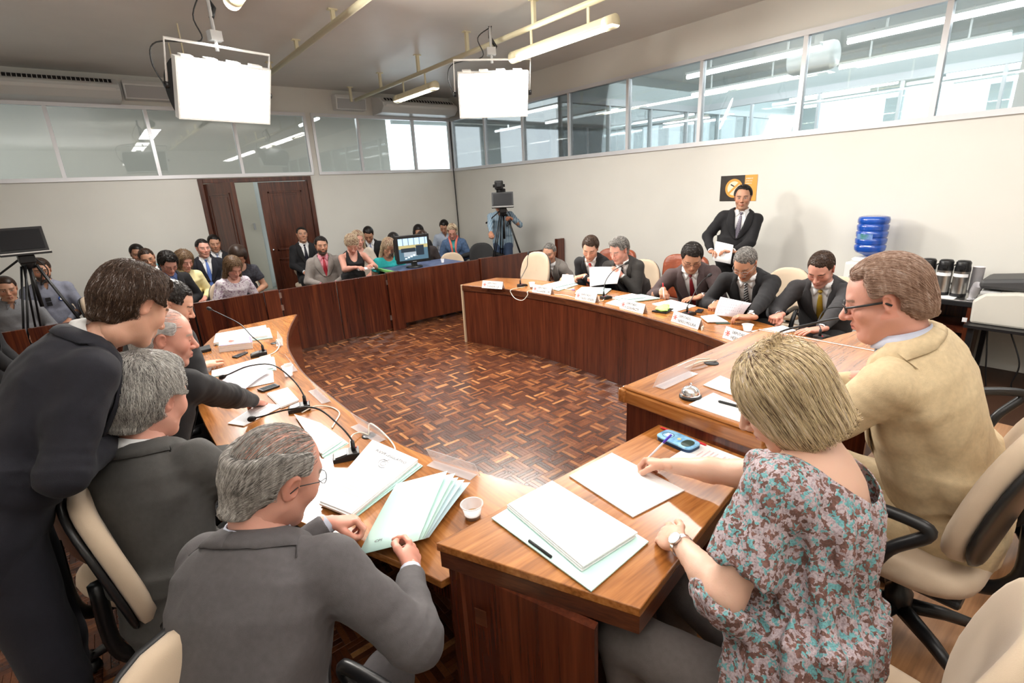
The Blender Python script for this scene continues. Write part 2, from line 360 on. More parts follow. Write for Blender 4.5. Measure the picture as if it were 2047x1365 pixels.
# lights in the next offices
g = 0
OL = ((XR+1.0, .9), (XR+1.0, 3.1), (XR+1.0, 7.3), (XR+2.7, -.6), (XR+2.7, 1.6), (XR+2.7, 4.1), (XR+2.7, 8.2), (XR+5.4, -1.5), (XR+5.4, .9), (XR+5.4, 3.5), (XR+5.4, 7.6), (XR+7.3, -1.5), (XR+7.3, 1.2), (XR+7.3, 4.0), (XR+7.3, 8.0))
for x, y0 in OL:
    g += 1; row = {1.0: 'nearest', 2.7: 'second', 5.4: 'third', 7.3: 'farthest'}[round(x-XR, 1)]; ys = sorted([b for a, b in OL if a == x], reverse=True); nth = ('first', 'second', 'third', 'fourth')[ys.index(y0)]
    r = tag(MB().tube([(0, 0, 0), (0, 1.9, 0)], .028, 8, 0).box((-.05, 0, .03), (.05, 1.9, .06), 1).box((-.01, .4, .06), (.01, .42, ZC-3.42), 1).box((-.01, 1.5, .06), (.01, 1.52, ZC-3.42), 1).build('office_light', [M['glow2'], M['white']], loc=(x, y0, 3.42)), 'fluorescent light beyond the right glazing, %s of the %s row counted from the left' % (nth, row), 'light', 'office lights beyond the glazing')
for x, y0, sd_ in ((-1.2, YB+.9, 'at the left end'), (3.9, YB+.7, 'right of the door')):
    tag(MB().tube([(0, 0, 0), (0, 1.2, 0)], .03, 8, 0).box((-.01, .6, 0), (.01, .62, ZC-3.45), 0).build('corridor_light', M['glow2'], loc=(x, y0, 3.45)), 'corridor fluorescent light beyond the back glazing '+sd_, 'light', 'corridor lights beyond the glazing')
area_light('office_glow', (XR+4.5, 3, 3.7), (0, 0, 0), 8, 260, (.86, .95, 1), 11)
area_light('office_glow', (XR+4, 9.6, 3.7), (0, 0, 0), 7, 330, (.86, .95, 1), 4.5)
area_light('corridor_glow', (2, YB+1.6, 3.7), (0, 0, 0), 9, 34, (1, .95, .88), 2)

# softboxes
def softbox(loc, rz, tilt, label, pw_, yoke):
    t = thing('studio_softbox', label, 'lamp', loc, rz); w_, h_ = .40, .235
    Rm = Matrix.Rotation(tilt, 3, 'X')
    def P(o): o.rotation_euler = (tilt, 0, 0); return o
    P(MB().box((-w_, -.012, -h_), (w_, 0, h_)).build('diffuser', M['soft'], t))
    fr = MB()
    for a, b in (((-w_-.015, -.02, h_), (w_+.015, .05, h_+.015)), ((-w_-.015, -.02, -h_-.015), (w_+.015, .05, -h_)), ((-w_-.015, -.02, -h_), (-w_, .05, h_)), ((w_, -.02, -h_), (w_+.015, .05, h_))): fr.box(a, b)
    P(fr.build('frame', M['white'], t))
    mb = MB(); n = 12; pr = [(.05+.22*math.sin(math.pi*k/n)**.8 if 0 < k < n else .05, h_-2*h_*k/n) for k in range(n+1)]
    v = [(-w_, .0+y, z) for y, z in pr]+[(w_, .0+y, z) for y, z in pr]
    mb.add(v, [(k, k+1, n+2+k, n+1+k) for k in range(n)]+[tuple(range(n+1)), tuple(range(n+1, 2*n+2))[::-1]], 0, False)
    P(mb.build('housing', M['blackm'], t))
    for k in range(4): P(MB().box((-.36+.2*k, .0, h_+.012), (-.26+.2*k, .07, h_+.03)).build('vent', M['white'], t))
    P(MB().tube([(-w_-.05, .08, -.02), (-w_-.05, .08, .36), (w_+.05, .08, .36), (w_+.05, .08, -.02)], .012, 8).build('yoke', M['white'], t))
    for s in (-1, 1): P(MB().lathe([(0, 0), (.03, 0), (.03, .03), (0, .03)], n=10, R=Matrix.Rotation(s*math.pi/2, 3, 'Y')).build('knob', M['black'], t, loc=(0, 0, 0))).location = Rm @ Vector((s*(w_+.04), .08, 0))
    MB().tube([(0, 0, .34), (.0, 0, yoke)], .016, 8).box((-.05, -.04, .42), (.05, .04, .5)).build('hanger', M['grey'], t)
    MB().tube([tuple(p) for p in smooth_curve([(-w_-.06, .08, .0), (-w_-.12, .1, .2), (-w_-.05, .1, .36), (-.1, .06, .42), (-.15, 0, .6), (.02, 0, yoke)], 6)], .006, 6).build('power_cord', M['black'], t)
    MB().tube([(0, 0, yoke-.3), (.06, .04, yoke-.2), (.0, .05, yoke-.1), (0, 0, yoke)], .02, 6).build('clamp', M['black'], t)
    d = bpy.data.lights.new('softbox_light', 'AREA'); d.energy = pw_; d.shape = 'RECTANGLE'; d.size = .8; d.size_y = .46; d.color = (1, .95, .87)
    o = bpy.data.objects.new('softbox_light', d); COL.objects.link(o); o.parent = t; q = Rm @ Vector((0, -.03, 0)); o.location = q
    o.rotation_euler = (tilt-math.pi/2, 0, 0)
    return t
softbox((1.17, 5.6, 2.9), math.radians(14), math.radians(22), 'nearer lit studio softbox hanging over the left hand desk', 85, .9)
softbox((4.0, 5.26, 3.0), math.radians(-30), math.radians(22), 'farther lit studio softbox hanging by the right hand fluorescent', 85, .72)

# air conditioners and speakers on the back wall
def aircon(x0, x1, label):
    t = thing('air_conditioner', label, 'air conditioner', ((x0+x1)/2, YB, 3.43)); w_ = (x1-x0)/2
    pr = [(0, .0), (-.42, .02), (-.55, .12), (-.52, .2), (-.36, .30), (0, .33)]
    mb = MB(); n = len(pr); v = [(-w_, y, z) for y, z in pr]+[(w_, y, z) for y, z in pr]
    mb.add(v, [(k, (k+1) % n, n+(k+1) % n, n+k) for k in range(n)]+[tuple(range(n))[::-1], tuple(range(n, 2*n))]); mb.build('casing', M['white'], t, bevel=.015)
    R = Matrix.Rotation(math.atan2(.16, .10), 3, 'X')
    MB().cbox((0, -.447, .255), (2*w_-.16, .012, .075), R=Matrix.Rotation(-.95, 3, 'X')).build('air_outlet', M['blackm'], t)
    mb = MB()
    for k in range(24): x = -w_+.12+(2*w_-.24)*k/23; mb.cbox((x, -.453, .258), (.008, .016, .08), R=Matrix.Rotation(-.95, 3, 'X'))
    o = mb.build('fin', M['white'], t); o['kind'] = 'stuff'
    MB().cbox((0, -.56, .13), (2*w_-.1, .01, .05), R=Matrix.Rotation(.5, 3, 'X')).build('flap', M['white'], t, bevel=.003)
aircon(-.75, .66, 'white air conditioner above the back glazing cut by the left edge')
aircon(4.75, 6.45, 'white air conditioner above the back glazing in the corner')
def speaker(x0, x1, z0, label):
    t = thing('wall_speaker', label, 'speaker', ((x0+x1)/2, YB, z0)); w_ = (x1-x0)/2
    MB().prism([(0, 0), (-.20, .0), (-.24, .2), (-.2, .26), (0, .26)], -w_, w_, R=Matrix(((0, 0, 1), (1, 0, 0), (0, 1, 0)))).build('cabinet', M['white'], t, bevel=.01)
    MB().cbox((0, -.225, .1), (2*w_-.05, .012, .17), R=Matrix.Rotation(.2, 3, 'X')).build('grille', M['grey'], t, bevel=.003)
speaker(.72, 1.32, 3.5, 'grey fronted speaker left of the nearer softbox on the back wall')
speaker(3.95, 4.55, 3.5, 'grey fronted speaker between the two softboxes on the back wall')
# ---------------------------------------------------------------- barrier of wooden panels
BY, BH = 6.75, .846
bar = thing('partition_barrier', 'low dark wooden barrier of panels and posts in front of the audience seats', 'barrier', (0, BY, 0))
def bpanel(x0, x1, mt, z0=.03, z1=BH): return MB().box((x0+.004, 0, z0), (x1-.004, .035, z1)).build('panel', mt, bar, bevel=.004)
def bpost(x0, x1, z1=BH+.012, y0=-.03): return MB().box((x0, y0, 0), (x1, .05, z1)).build('post', M['wpan2'], bar, bevel=.006)
for a, b in ((-3.55, -2.2), (-2.19, -.8), (-.79, .62), (.63, 1.39)): bpanel(a, b, M['wpan'])
bpost(1.39, 1.56)
for a, b in ((1.575, 2.3), (2.305, 3.02)): bpanel(a, b, M['wpan'])
bpost(3.03, 3.24); bpanel(3.25, 4.655, M['wpan2'], .07); bpost(4.66, 4.93); bpanel(4.935, 6.36, M['wpan2']); bpost(6.38, 6.55, 1.0)
for x, z in ((1.575, .78), (1.575, .62), (3.03, .72), (3.03, .2)): MB().box((x-.02, -.012, z-.035), (x+.015, .002, z+.035)).build('hinge', M['steel'], bar)

# ---------------------------------------------------------------- curved desks
def desk(name, label, inner, outer, ztop, mtop, ends=(True, True), loc=(0, 0, 0), panel_seams=6, zf=0):
    t = thing(name, label, 'desk', (inner[0][0], inner[0][1], zf)); o = Vector((inner[0][0], inner[0][1], 0))
    I = [p-o for p in smooth_curve([(*p, 0) for p in inner], 6)]; O = [p-o for p in smooth_curve([(*p, 0) for p in outer], 6)]
    zt = ztop-zf; MB().strip(I, O, zt-.03, zt).build('desk_top', mtop, t, bevel=.003)
    def off(k, d):   # point d inwards from the front edge
        v = (O[k]-I[k]).normalized(); return I[k]+v*d
    n = len(I)
    MB().strip([off(k, -.012) for k in range(n)], [off(k, .03) for k in range(n)], zt-.075, zt-.004).build('front_rail', M['wedge'], t, bevel=.004)
    cuts = [round(i*(n-1)/panel_seams) for i in range(panel_seams+1)]
    for i in range(panel_seams):
        ks = list(range(cuts[i], cuts[i+1]+1))
        MB().strip([off(k, .006) for k in ks], [off(k, .03) for k in ks], .0, zt-.075).build('front_panel', M['wpan2'], t)
    for e, k in ((0, 0), (1, n-1)):
        if ends[e]:
            a, b = I[k], O[k]; d = (b-a).normalized(); p = Vector((-d.y, d.x, 0))*.012
            q = [a+d*.03-p, b-d*.05-p, b-d*.05+p, a+d*.03+p]; inn = (I[1]-I[0]).normalized()*.02 if e == 0 else (I[-2]-I[-1]).normalized()*.02
            MB().prism([((r+inn).x, (r+inn).y) for r in q], 0, zt-.03).build('end_panel', M['wpan2'], t)
    MB().strip([off(k, .03) for k in range(n)], [off(k, .30) for k in range(n)], zt-.16, zt-.148).build('shelf', M['wedge'], t)
    return t
Ld = [(1.41, 5.52), (1.16, 4.9), (1.0, 4.37), (.92, 3.9), (.876, 3.46), (.872, 2.83), (.885, 2.34), (.95, 1.92), (1.16, 1.34), (1.24, 1.17)]
Lo = [(.67, 5.42), (.45, 4.9), (.34, 4.5), (.26, 3.98), (.22, 3.5), (.21, 2.9), (.23, 2.4), (.31, 1.92), (.53, 1.36), (.59, 1.19)]
desk('curved_desk', 'curved wooden desk of the left wing with microphones and folders', Ld, Lo, .77, M['wtop_y'])
Rd = [(3.46, 5.47), (3.60, 5.0), (3.706, 4.47), (3.74, 3.68), (3.69, 2.98), (3.627, 2.6), (3.513, 2.09), (3.384, 1.75), (3.2, 1.42)]
Ro = [(4.06, 5.50), (4.24, 5.05), (4.34, 4.47), (4.37, 3.68), (4.31, 2.9), (4.23, 2.45), (4.08, 1.85), (3.95, 1.5), (3.76, 1.15)]
rd = desk('curved_desk', 'curved wooden desk of the right wing with printed name plates', Rd, Ro, .77, M['wtop_y'], panel_seams=8)
MB().box((-.01, -.03, 0), (.012, -.004, .77)).build('edge_strip', mat('raw_plywood', (.55, .42, .28), .7), rd)
# secretary's desk and the presiding table
def flat_desk(name, label, poly, z0, z1, over=.0, apron=.09):
    cx = sum(p[0] for p in poly)/len(poly); cy = sum(p[1] for p in poly)/len(poly)
    t = thing(name, label, 'desk', (cx, cy, z0)); q = [(x-cx, y-cy) for x, y in poly]; h = z1-z0
    MB().prism(q, h-.028, h).build('desk_top', M['wtop'], t, bevel=.003)
    s = .985; MB().prism([(x*s, y*s) for x, y in q], h-apron, h-.028).build('apron', M['wedge'], t)
    return t, q, h, (cx, cy)
A, B, C_, D_ = (.585, 1.185), (1.72, 1.195), (1.73, .77), (.845, .62)
sd, q, h, cc = flat_desk('secretary_desk', 'lower wooden desk where the woman in the patterned blouse writes', [A, B, C_, D_], .0, .92)
MB().box((.62-cc[0], 1.12-cc[1], 0), (1.72-cc[0], 1.145-cc[1], h-.09)).build('front_panel', M['wpan2'], sd)
MB().prism([(A[0]+.03-cc[0], A[1]-.01-cc[1]), (A[0]+.055-cc[0], A[1]-.01-cc[1]), (.80-cc[0], .72-cc[1]), (.775-cc[0], .71-cc[1])], 0, h-.09).build('side_panel', M['wpan2'], sd)
MB().box((.68-cc[0], 1.0-cc[1], 0), (.73-cc[0], 1.05-cc[1], h-.09)).build('leg', M['wpan2'], sd, bevel=.003)
MB().box((-.02, -.001, -.03), (.02, .001, .03)).build('socket_plate', M['wedge'], sd, loc=(.64-cc[0], 1.05-cc[1], .7)).rotation_euler = (0, 0, math.radians(-66))
PX0, PX1, PY0, PY1, PZ = 1.735, 3.0, .74, 1.385, 1.04
pdk = thing('presiding_table', 'higher wooden table with the service bell beside the man in the tan jacket', 'desk', ((PX0+PX1)/2, (PY0+PY1)/2, 0)); hx, hy = (PX1-PX0)/2, (PY1-PY0)/2
MB().box((-hx, -hy, PZ-.03), (hx, hy, PZ)).build('desk_top', M['wtop'], pdk, bevel=.003)
for sx in (-1, 1):
    MB().box((sx*hx-.022, -hy, PZ-.075), (sx*hx+.022, hy+.022, PZ-.012)).box((sx*hx-.018, -hy, PZ-.012), (sx*hx+.014, hy+.016, PZ+.004)).build('side_moulding', M['wtop_y'], pdk, bevel=.008)
    MB().box((sx*hx-.012, -hy+.02, 0), (sx*hx+.012, hy-.01, PZ-.07)).build('side_panel', M['wpan2'], pdk)
MB().box((-hx-.03, hy-.01, PZ-.075), (hx+.03, hy+.03, PZ-.008)).build('front_moulding', M['wtop'], pdk, bevel=.008)
MB().box((-hx, hy-.03, 0), (hx, hy-.005, PZ-.07)).build('front_panel', M['wpan2'], pdk)
sd2, q, h, cc = flat_desk('secretary_desk', 'empty wooden desk between the presiding table and the right wing', [(3.05, 1.28), (3.75, 1.12), (3.95, .72), (3.05, .70)], .0, .92)
MB().prism([(3.06-cc[0], 1.22-cc[1]), (3.72-cc[0], 1.07-cc[1]), (3.72-cc[0], 1.05-cc[1]), (3.06-cc[0], 1.20-cc[1])], 0, h-.09).build('front_panel', M['wpan2'], sd2)
MB().box((3.7-cc[0], .76-cc[1], 0), (3.76-cc[0], .82-cc[1], h-.09)).build('leg', M['wpan2'], sd2)

# ---------------------------------------------------------------- chairs
def rounded(w_, h_, k=4, n=24, e=3.):
    out = []
    for j in range(n):
        q = 2*math.pi*j/n; c, s = math.cos(q), math.sin(q)
        out.append((w_*abs(c)**(2/e)*(1 if c > 0 else -1), h_*abs(s)**(2/e)*(1 if s > 0 else -1)))
    return out
def cushion(w_, h_, th, curve, e=3., taper=0., n=28):
    """upholstered pad in the XZ plane, front towards +Y, bent by curve"""
    mb = MB(); rings = [(0.0, .02), (.0, .35), (.0, .75), (.0, .93), (.12, 1.0), (.5, 1.03), (.88, 1.0), (1, .93), (1, .75), (1, .35), (1, .02)]
    v = []
    for (y, s) in rings:
        for (x, z) in rounded(w_, h_, n=n, e=e):
            x *= s; z *= s; x *= 1+taper*z/h_
            v.append((x, y*th+curve*(x/w_)**2+(.15*th*(1-s) if y > .5 else -.1*th*(1-s))*0, z))
    k = len(rings); mb.add(v, [(i*n+j, i*n+(j+1) % n, (i+1)*n+(j+1) % n, (i+1)*n+j) for i in range(k-1) for j in range(n)], 0, True)
    return mb
def make_office_chair(label, fab, loc, rz, back=(.235, .26), arms=True, group=None, zf=0, tilt=-.18, bz=.78, seat_z=.47):
    """swivel chair, sitter faces +Y"""
    t = thing('office_chair', label, 'chair', (loc[0], loc[1], zf), rz, group)
    s = cushion(.25, .24, .075, 0).build('seat', fab, t, loc=(0, 0, seat_z-.06)); s.rotation_euler = (math.pi/2, 0, 0); s.location = (0, .02, seat_z-.075); s.rotation_euler = (math.radians(90), 0, math.pi)
    u = MB().cbox((0, 0, seat_z-.09), (.40, .38, .03)).build('seat_pan', M['black'], t, bevel=.012)
    b = cushion(back[0], back[1], .06, .05, 2.6, -.1).build('backrest', fab, t, loc=(0, -.235, bz)); b.rotation_euler = (-tilt, 0, 0)
    b2 = cushion(back[0]*.97, back[1]*.97, .022, .05, 2.6, -.1).build('back_shell', M['black'], t, loc=(0, -.262, bz-.003)); b2.rotation_euler = (-tilt, 0, 0)
    MB().tube([tuple(p) for p in smooth_curve([(0, -.02, seat_z-.1), (0, -.2, seat_z-.11), (0, -.29, seat_z-.02), (0, -.285, bz-.1)], 5)], .026, 8).build('back_support', M['black'], t)
    MB().lathe([(.0, .12), (.045, .12), (.045, .2), (.028, .22), (.028, seat_z-.1), (0, seat_z-.1)], n=16).build('gas_column', M['black'], t)
    for k in range(5):
        a = 2*math.pi*k/5+.35; c, s_ = math.cos(a), math.sin(a); r = .29
        ba = MB().tube([(c*.03, s_*.03, .135), (c*.16, s_*.16, .115), (c*r, s_*r, .075)], [.03, .025, .018], 8).build('base_arm', M['black'], t)
        MB().lathe([(0, -.022), (.026, -.022), (.028, 0), (.026, .022), (0, .022)], n=14, R=Matrix.Rotation(math.pi/2, 3, 'X')).lathe([(0, .028), (.02, .028), (.02, .07), (0, .07)], n=8).build('caster', M['black'], ba, loc=(c*r, s_*r, .028))
    if arms:
        for s_ in (-1, 1):
            MB().tube([tuple(p) for p in smooth_curve([(s_*.2, .06, seat_z-.09), (s_*.285, .05, seat_z-.06), (s_*.295, .0, seat_z+.08), (s_*.295, -.09, seat_z+.19), (s_*.295, -.02, seat_z+.215), (s_*.295, .2, seat_z+.205)], 6)], .021, 8).build('armrest', M['black'], t)
    return t
def leather_chair(label, loc, rz, group=None):
    t = thing('leather_armchair', label, 'chair', (loc[0], loc[1], 0), rz, group)
    b = cushion(.29, .27, .10, .06, 4.5, .04).build('backrest', M['leather'], t, loc=(0, -.27, .76)); b.rotation_euler = (.15, 0, 0)
    s = cushion(.28, .26, .12, 0, 3.5).build('seat', M['leather'], t, loc=(0, 0, .36)); s.rotation_euler = (math.pi/2, 0, math.pi)
    for s_ in (-1, 1): MB().cbox((s_*.31, .0, .56), (.09, .46, .16)).build('armrest', M['leather'], t, bevel=.03)
    MB().lathe([(0, 0.03), (.26, .03), (.26, .05), (.04, .09), (.035, .36), (0, .36)], n=20).build('pedestal', M['black'], t)
    return t
# ---------------------------------------------------------------- distance-field modelling
def A3(*v): return np.array(v, float)
class SDF:
    """smooth union of tapered capsules and ellipsoids"""
    def __init__(s): s.p = []; s.lo = []; s.hi = []
    def cone(s, a, b, r1, r2, k=.02, op='+', fl=None):
        """tapered capsule; fl = (axis, factor) squashes the section along a direction"""
        a = A3(*a); b = A3(*b); s.p.append(('c', a, b, r1, r2, k, op, fl)); r = max(r1, r2)
        if op == '+': s.lo.append(np.minimum(a, b)-r); s.hi.append(np.maximum(a, b)+r)
        return s
    def ell(s, c, r, R=None, k=.02, op='+'):
        c = A3(*c); r = A3(*r) if hasattr(r, '__len__') else A3(r, r, r); R = np.eye(3) if R is None else np.array(R)
        s.p.append(('e', c, r, R, 0, k, op, None)); m = r.max()
        if op == '+': s.lo.append(c-m); s.hi.append(c+m)
        return s
    def loft(s, o, R, prof, k=.03, op='+', e=2.4):
        """upright loft in frame (o, R): rows z, half width, front depth, back depth"""
        o = A3(*o); R = np.array(R); pr = np.array(prof, float); s.p.append(('l', o, pr, R, e, k, op, None)); m = max(pr[:, 1:].max(), 0)
        if op == '+':
            for z in (pr[0, 0], pr[-1, 0]): c = o+R@A3(0, 0, z); s.lo.append(c-m); s.hi.append(c+m)
        return s
    def plane(s, p, n): s.p.append(('p', A3(*p), A3(*n)/np.linalg.norm(n), 0, 0, 0, 'x', None)); return s
    def fn(s, f, op='d'): s.p.append(('f', f, 0, 0, 0, 0, op, None)); return s
    def __call__(s, P):
        d = np.full(len(P), 9., P.dtype)
        for (t, a, b, c, e, k, op, fl) in s.p:
            if t == 'c':
                ab = b-a; q = P-a; h = np.clip(q@ab/max(ab@ab, 1e-9), 0, 1); w = q-h[:, None]*ab
                if fl is not None: ax = A3(*fl[0]); ax = ax/np.linalg.norm(ax); w = w+np.outer(w@ax*(fl[1]-1), ax)
                v = np.sqrt((w*w).sum(1))-(c+(e-c)*h)
            elif t == 'e':
                q = (P-a)@c; k0 = np.sqrt(((q/b)**2).sum(1)); k1 = np.sqrt(((q/b**2)**2).sum(1))+1e-9; v = k0*(k0-1)/k1
            elif t == 'l':
                q = (P-a)@c; z = q[:, 2]; w_ = np.interp(z, b[:, 0], b[:, 1]); f = np.interp(z, b[:, 0], b[:, 2]); g = np.interp(z, b[:, 0], b[:, 3])
                y = np.where(q[:, 1] > 0, q[:, 1]/f, q[:, 1]/g); rr = (np.abs(q[:, 0]/w_)**e+np.abs(y)**e)**(1/e)
                v = (rr-1)*np.minimum(w_, np.where(q[:, 1] > 0, f, g)); v = np.maximum(v, np.maximum(b[0, 0]-z, z-b[-1, 0]))
            elif t == 'p': d = np.maximum(d, (P-a)@b); continue
            elif t == 'f': d = a(P, d); continue
            if op == '+':
                h = np.clip(.5+.5*(d-v)/k, 0, 1); d = d+(v-d)*h-k*h*(1-h)
            else:
                h = np.clip(.5-.5*(d+v)/k, 0, 1); d = d+(-v-d)*h+k*h*(1-h)
        return d
    def mesh(s, vox, pad=.02, box=None):
        lo = np.min(s.lo, 0)-pad if box is None else A3(*box[0]); hi = np.max(s.hi, 0)+pad if box is None else A3(*box[1])
        n = np.ceil((hi-lo)/vox).astype(int)+2
        # coarse pass, then evaluate finely only near the surface
        c = 4; nc = np.ceil(n/c).astype(int)+1
        ax = [lo[i]+np.arange(nc[i])*vox*c for i in range(3)]; G = np.stack(np.meshgrid(*ax, indexing='ij'), -1).reshape(-1, 3)
        dc = s(G).reshape(nc); blk = np.abs(dc) < vox*c*2.2+.01
        nn = nc*c; D = np.repeat(np.repeat(np.repeat(np.where(dc > 0, 1., -1.), c, 0), c, 1), c, 2)
        # block b covers samples [b*c - c/2, ...): shift so that block centres match
        idx = np.argwhere(blk); off = np.stack(np.meshgrid(*[np.arange(c)]*3, indexing='ij'), -1).reshape(-1, 3)
        I = (idx[:, None, :]*c+off[None]-c//2).reshape(-1, 3); I = I[((I >= 0) & (I < nn)).all(1)]
        D = np.roll(D, (-(c//2),)*3, (0, 1, 2)); D[-c:, :, :] = 1; D[:, -c:, :] = 1; D[:, :, -c:] = 1
        D[I[:, 0], I[:, 1], I[:, 2]] = s(lo+I*vox)
        return nets(D, lo, vox)
def nets(D, lo, vox):
    """surface nets: quads around every crossing of the field"""
    Sg = D < 0; n = D.shape
    cs = Sg[:-1, :-1, :-1].astype(int)
    cor = [(i, j, k) for i in (0, 1) for j in (0, 1) for k in (0, 1)]
    tot = sum(Sg[i:n[0]-1+i, j:n[1]-1+j, k:n[2]-1+k].astype(np.int8) for i, j, k in cor)
    act = (tot > 0) & (tot < 8); C = np.argwhere(act); vid = -np.ones(act.shape, int); vid[act] = np.arange(len(C))
    acc = np.zeros((len(C), 3)); cnt = np.zeros(len(C))
    for a in cor:
        for ax in range(3):
            if a[ax]: continue
            b = list(a); b[ax] = 1
            da = D[C[:, 0]+a[0], C[:, 1]+a[1], C[:, 2]+a[2]]; db = D[C[:, 0]+b[0], C[:, 1]+b[1], C[:, 2]+b[2]]
            m = (da < 0) != (db < 0); t = np.where(m, da/np.where(m, da-db, 1), 0)
            q = np.tile(np.array(a, float), (len(C), 1)); q[:, ax] = t; acc += q*m[:, None]; cnt += m
    V = (C+acc/np.maximum(cnt, 1)[:, None])*vox+lo; F = []
    for ax in range(3):
        u, v = (ax+1) % 3, (ax+2) % 3; sl0 = [slice(1, n[i]-1) for i in range(3)]; sl0[ax] = slice(0, n[ax]-1); sl1 = list(sl0); sl1[ax] = slice(1, n[ax])
        a, b = Sg[tuple(sl0)], Sg[tuple(sl1)]; E = np.argwhere(a != b); flip = a[a != b]
        E = E+np.array([0 if i == ax else 1 for i in range(3)]); q = []
        for du, dv in ((0, 0), (-1, 0), (-1, -1), (0, -1)):
            e = E.copy(); e[:, u] += du; e[:, v] += dv; q.append(vid[e[:, 0], e[:, 1], e[:, 2]])
        q = np.stack(q, 1); q[~flip] = q[~flip][:, ::-1]; F.append(q)
    F = np.concatenate(F); F = F[(F >= 0).all(1)]
    return V, F
def snap(sdf, P, off, it=4):
    P = np.array(P, float); e = .002
    for _ in range(it):
        d = sdf(P); g = np.stack([sdf(P+e*np.eye(3)[i])-sdf(P-e*np.eye(3)[i]) for i in range(3)], 1); g /= np.maximum(np.linalg.norm(g, axis=1), 1e-6)[:, None]
        P = P-g*np.clip(d-off, -.06, .06)[:, None]
    return P, g
def link_mesh(name, V, F, mt, parent=None, smooth=True, col=None, solid=0, sub=0, loc=None):
    me = bpy.data.meshes.new(name); V = np.asarray(V, np.float32); F = np.asarray(F, np.int32); k = F.shape[1]
    me.vertices.add(len(V)); me.vertices.foreach_set('co', V.ravel()); me.loops.add(F.size); me.loops.foreach_set('vertex_index', F.ravel())
    me.polygons.add(len(F)); me.polygons.foreach_set('loop_start', np.arange(len(F), dtype=np.int32)*k)
    me.polygons.foreach_set('use_smooth', np.full(len(F), smooth)); me.update(calc_edges=True); me.validate()
    for q in (mt if isinstance(mt, (list, tuple)) else [mt]): me.materials.append(q)
    if col is not None:
        ca = me.color_attributes.new('Col', 'FLOAT_COLOR', 'POINT'); ca.data.foreach_set('color', np.concatenate([col, np.ones((len(col), 1))], 1).astype(np.float32).ravel())
    o = bpy.data.objects.new(name, me); COL.objects.link(o); o.parent = parent
    if loc is not None: o.location = loc
    if solid: m = o.modifiers.new('t', 'SOLIDIFY'); m.thickness = solid; m.offset = -1
    if sub: m = o.modifiers.new('s', 'SUBSURF'); m.levels = m.render_levels = sub
    return o
def grid_faces(nu, nv): return np.array([(i*nv+j, i*nv+j+1, (i+1)*nv+j+1, (i+1)*nv+j) for i in range(nu-1) for j in range(nv-1)])
def rot(p, y=0, r=0):
    """pitch forward p (about X), yaw y to the left (about Z), roll r to the right (about Y): degrees"""
    p, y, r = map(math.radians, (p, y, r))
    X = np.array([[1, 0, 0], [0, math.cos(-p), -math.sin(-p)], [0, math.sin(-p), math.cos(-p)]])
    Z = np.array([[math.cos(y), -math.sin(y), 0], [math.sin(y), math.cos(y), 0], [0, 0, 1]])
    Y = np.array([[math.cos(r), 0, math.sin(r)], [0, 1, 0], [-math.sin(r), 0, math.cos(r)]])
    return Z@X@Y
def wob(P, f, s):
    """cheap band-limited wrinkle noise"""
    q = np.sin(P@np.array([1.3, 2.1, -.7])*f+s)+np.sin(P@np.array([-1.9, .8, 1.5])*f*1.3+2*s)+np.sin(P@np.array([.6, -1.2, 2.3])*f*.8+np.sin(P[:, 0]*f)*1.2+3*s)
    return q/3

# ---------------------------------------------------------------- heads
def head_sdf(fem=0, fat=0, eyes='open', nose=1., bare=False):
    s = SDF(); f = 1-.06*fem
    s.ell((0, -.014, .035), (.0755, .096, .088), k=.02)
    s.ell((0, .034, .005), (.062*f, .056, .09), k=.03)
    s.ell((0, .03, -.058), ((.053+.012*fat)*f, .052, .052), k=.03)
    s.cone((-.046*f, -.005, -.045), (-.014, .062, -.096), .02+.010*fat, .018, k=.025).cone((.046*f, -.005, -.045), (.014, .062, -.096), .02+.010*fat, .018, k=.025)
    s.ell((0, .071, -.098), (.02, .018, .017), k=.018)
    if fat: s.ell((0, .035, -.105), (.045, .045, .03), k=.03)
    for x in (-1, 1):
        s.ell((x*.043*f, .059, -.02), (.022+.006*fat, .022, .024), k=.025)
        s.ell((x*.031, .101, .006), (.017, .018, .013), k=.014, op='-')
    s.cone((-.034, .077, .027), (.034, .077, .027), .011-.003*fem, .011-.003*fem, k=.018)
    s.cone((0, .083, .018), (0, .106*1+.006*nose, -.026), .0075, .0115*nose, k=.012)
    for x in (-1, 1): s.ell((x*.0125*nose, .098, -.031), (.0085, .011, .008), k=.007)
    s.ell((0, .080, -.058), (.027, .018, .02), k=.014)
    s.cone((-.021, .083, -.0595), (0, .0965, -.0565), .003, .0048, k=.006).cone((.021, .083, -.0595), (0, .0965, -.0565), .003, .0048, k=.006)
    s.cone((-.018, .083, -.066), (0, .095, -.0685), .0035, .0062, k=.006).cone((.018, .083, -.066), (0, .095, -.0685), .0035, .0062, k=.006)
    s.cone((-.022, .0965, -.0625), (.022, .0965, -.0625), .0015, .0015, k=.004, op='-')
    for x in (-1, 1):
        s.ell((x*.031, .0775, .0075), (.0155, .0125, .0125), k=.004)
        if eyes == 'open':
            s.ell((x*.031, .094, .0068), (.0118, .008, .0038), k=.003, op='-')
        R = rot(0, x*-22, x*8)
        s.ell((x*.0785, -.014, .004), (.006, .0185, .032), R=R, k=.008); s.ell((x*.0805, -.016, .02), (.005, .015, .014), R=R, k=.006)
        s.ell((x*.0855, -.008, .005), (.005, .010, .018), R=R, k=.005, op='-')
    if not bare: s.cone((0, -.018, -.05), (0, -.026, -.095), .055-.007*fem+.008*fat, .053-.009*fem+.01*fat, k=.03)
    return s
_heads = {}
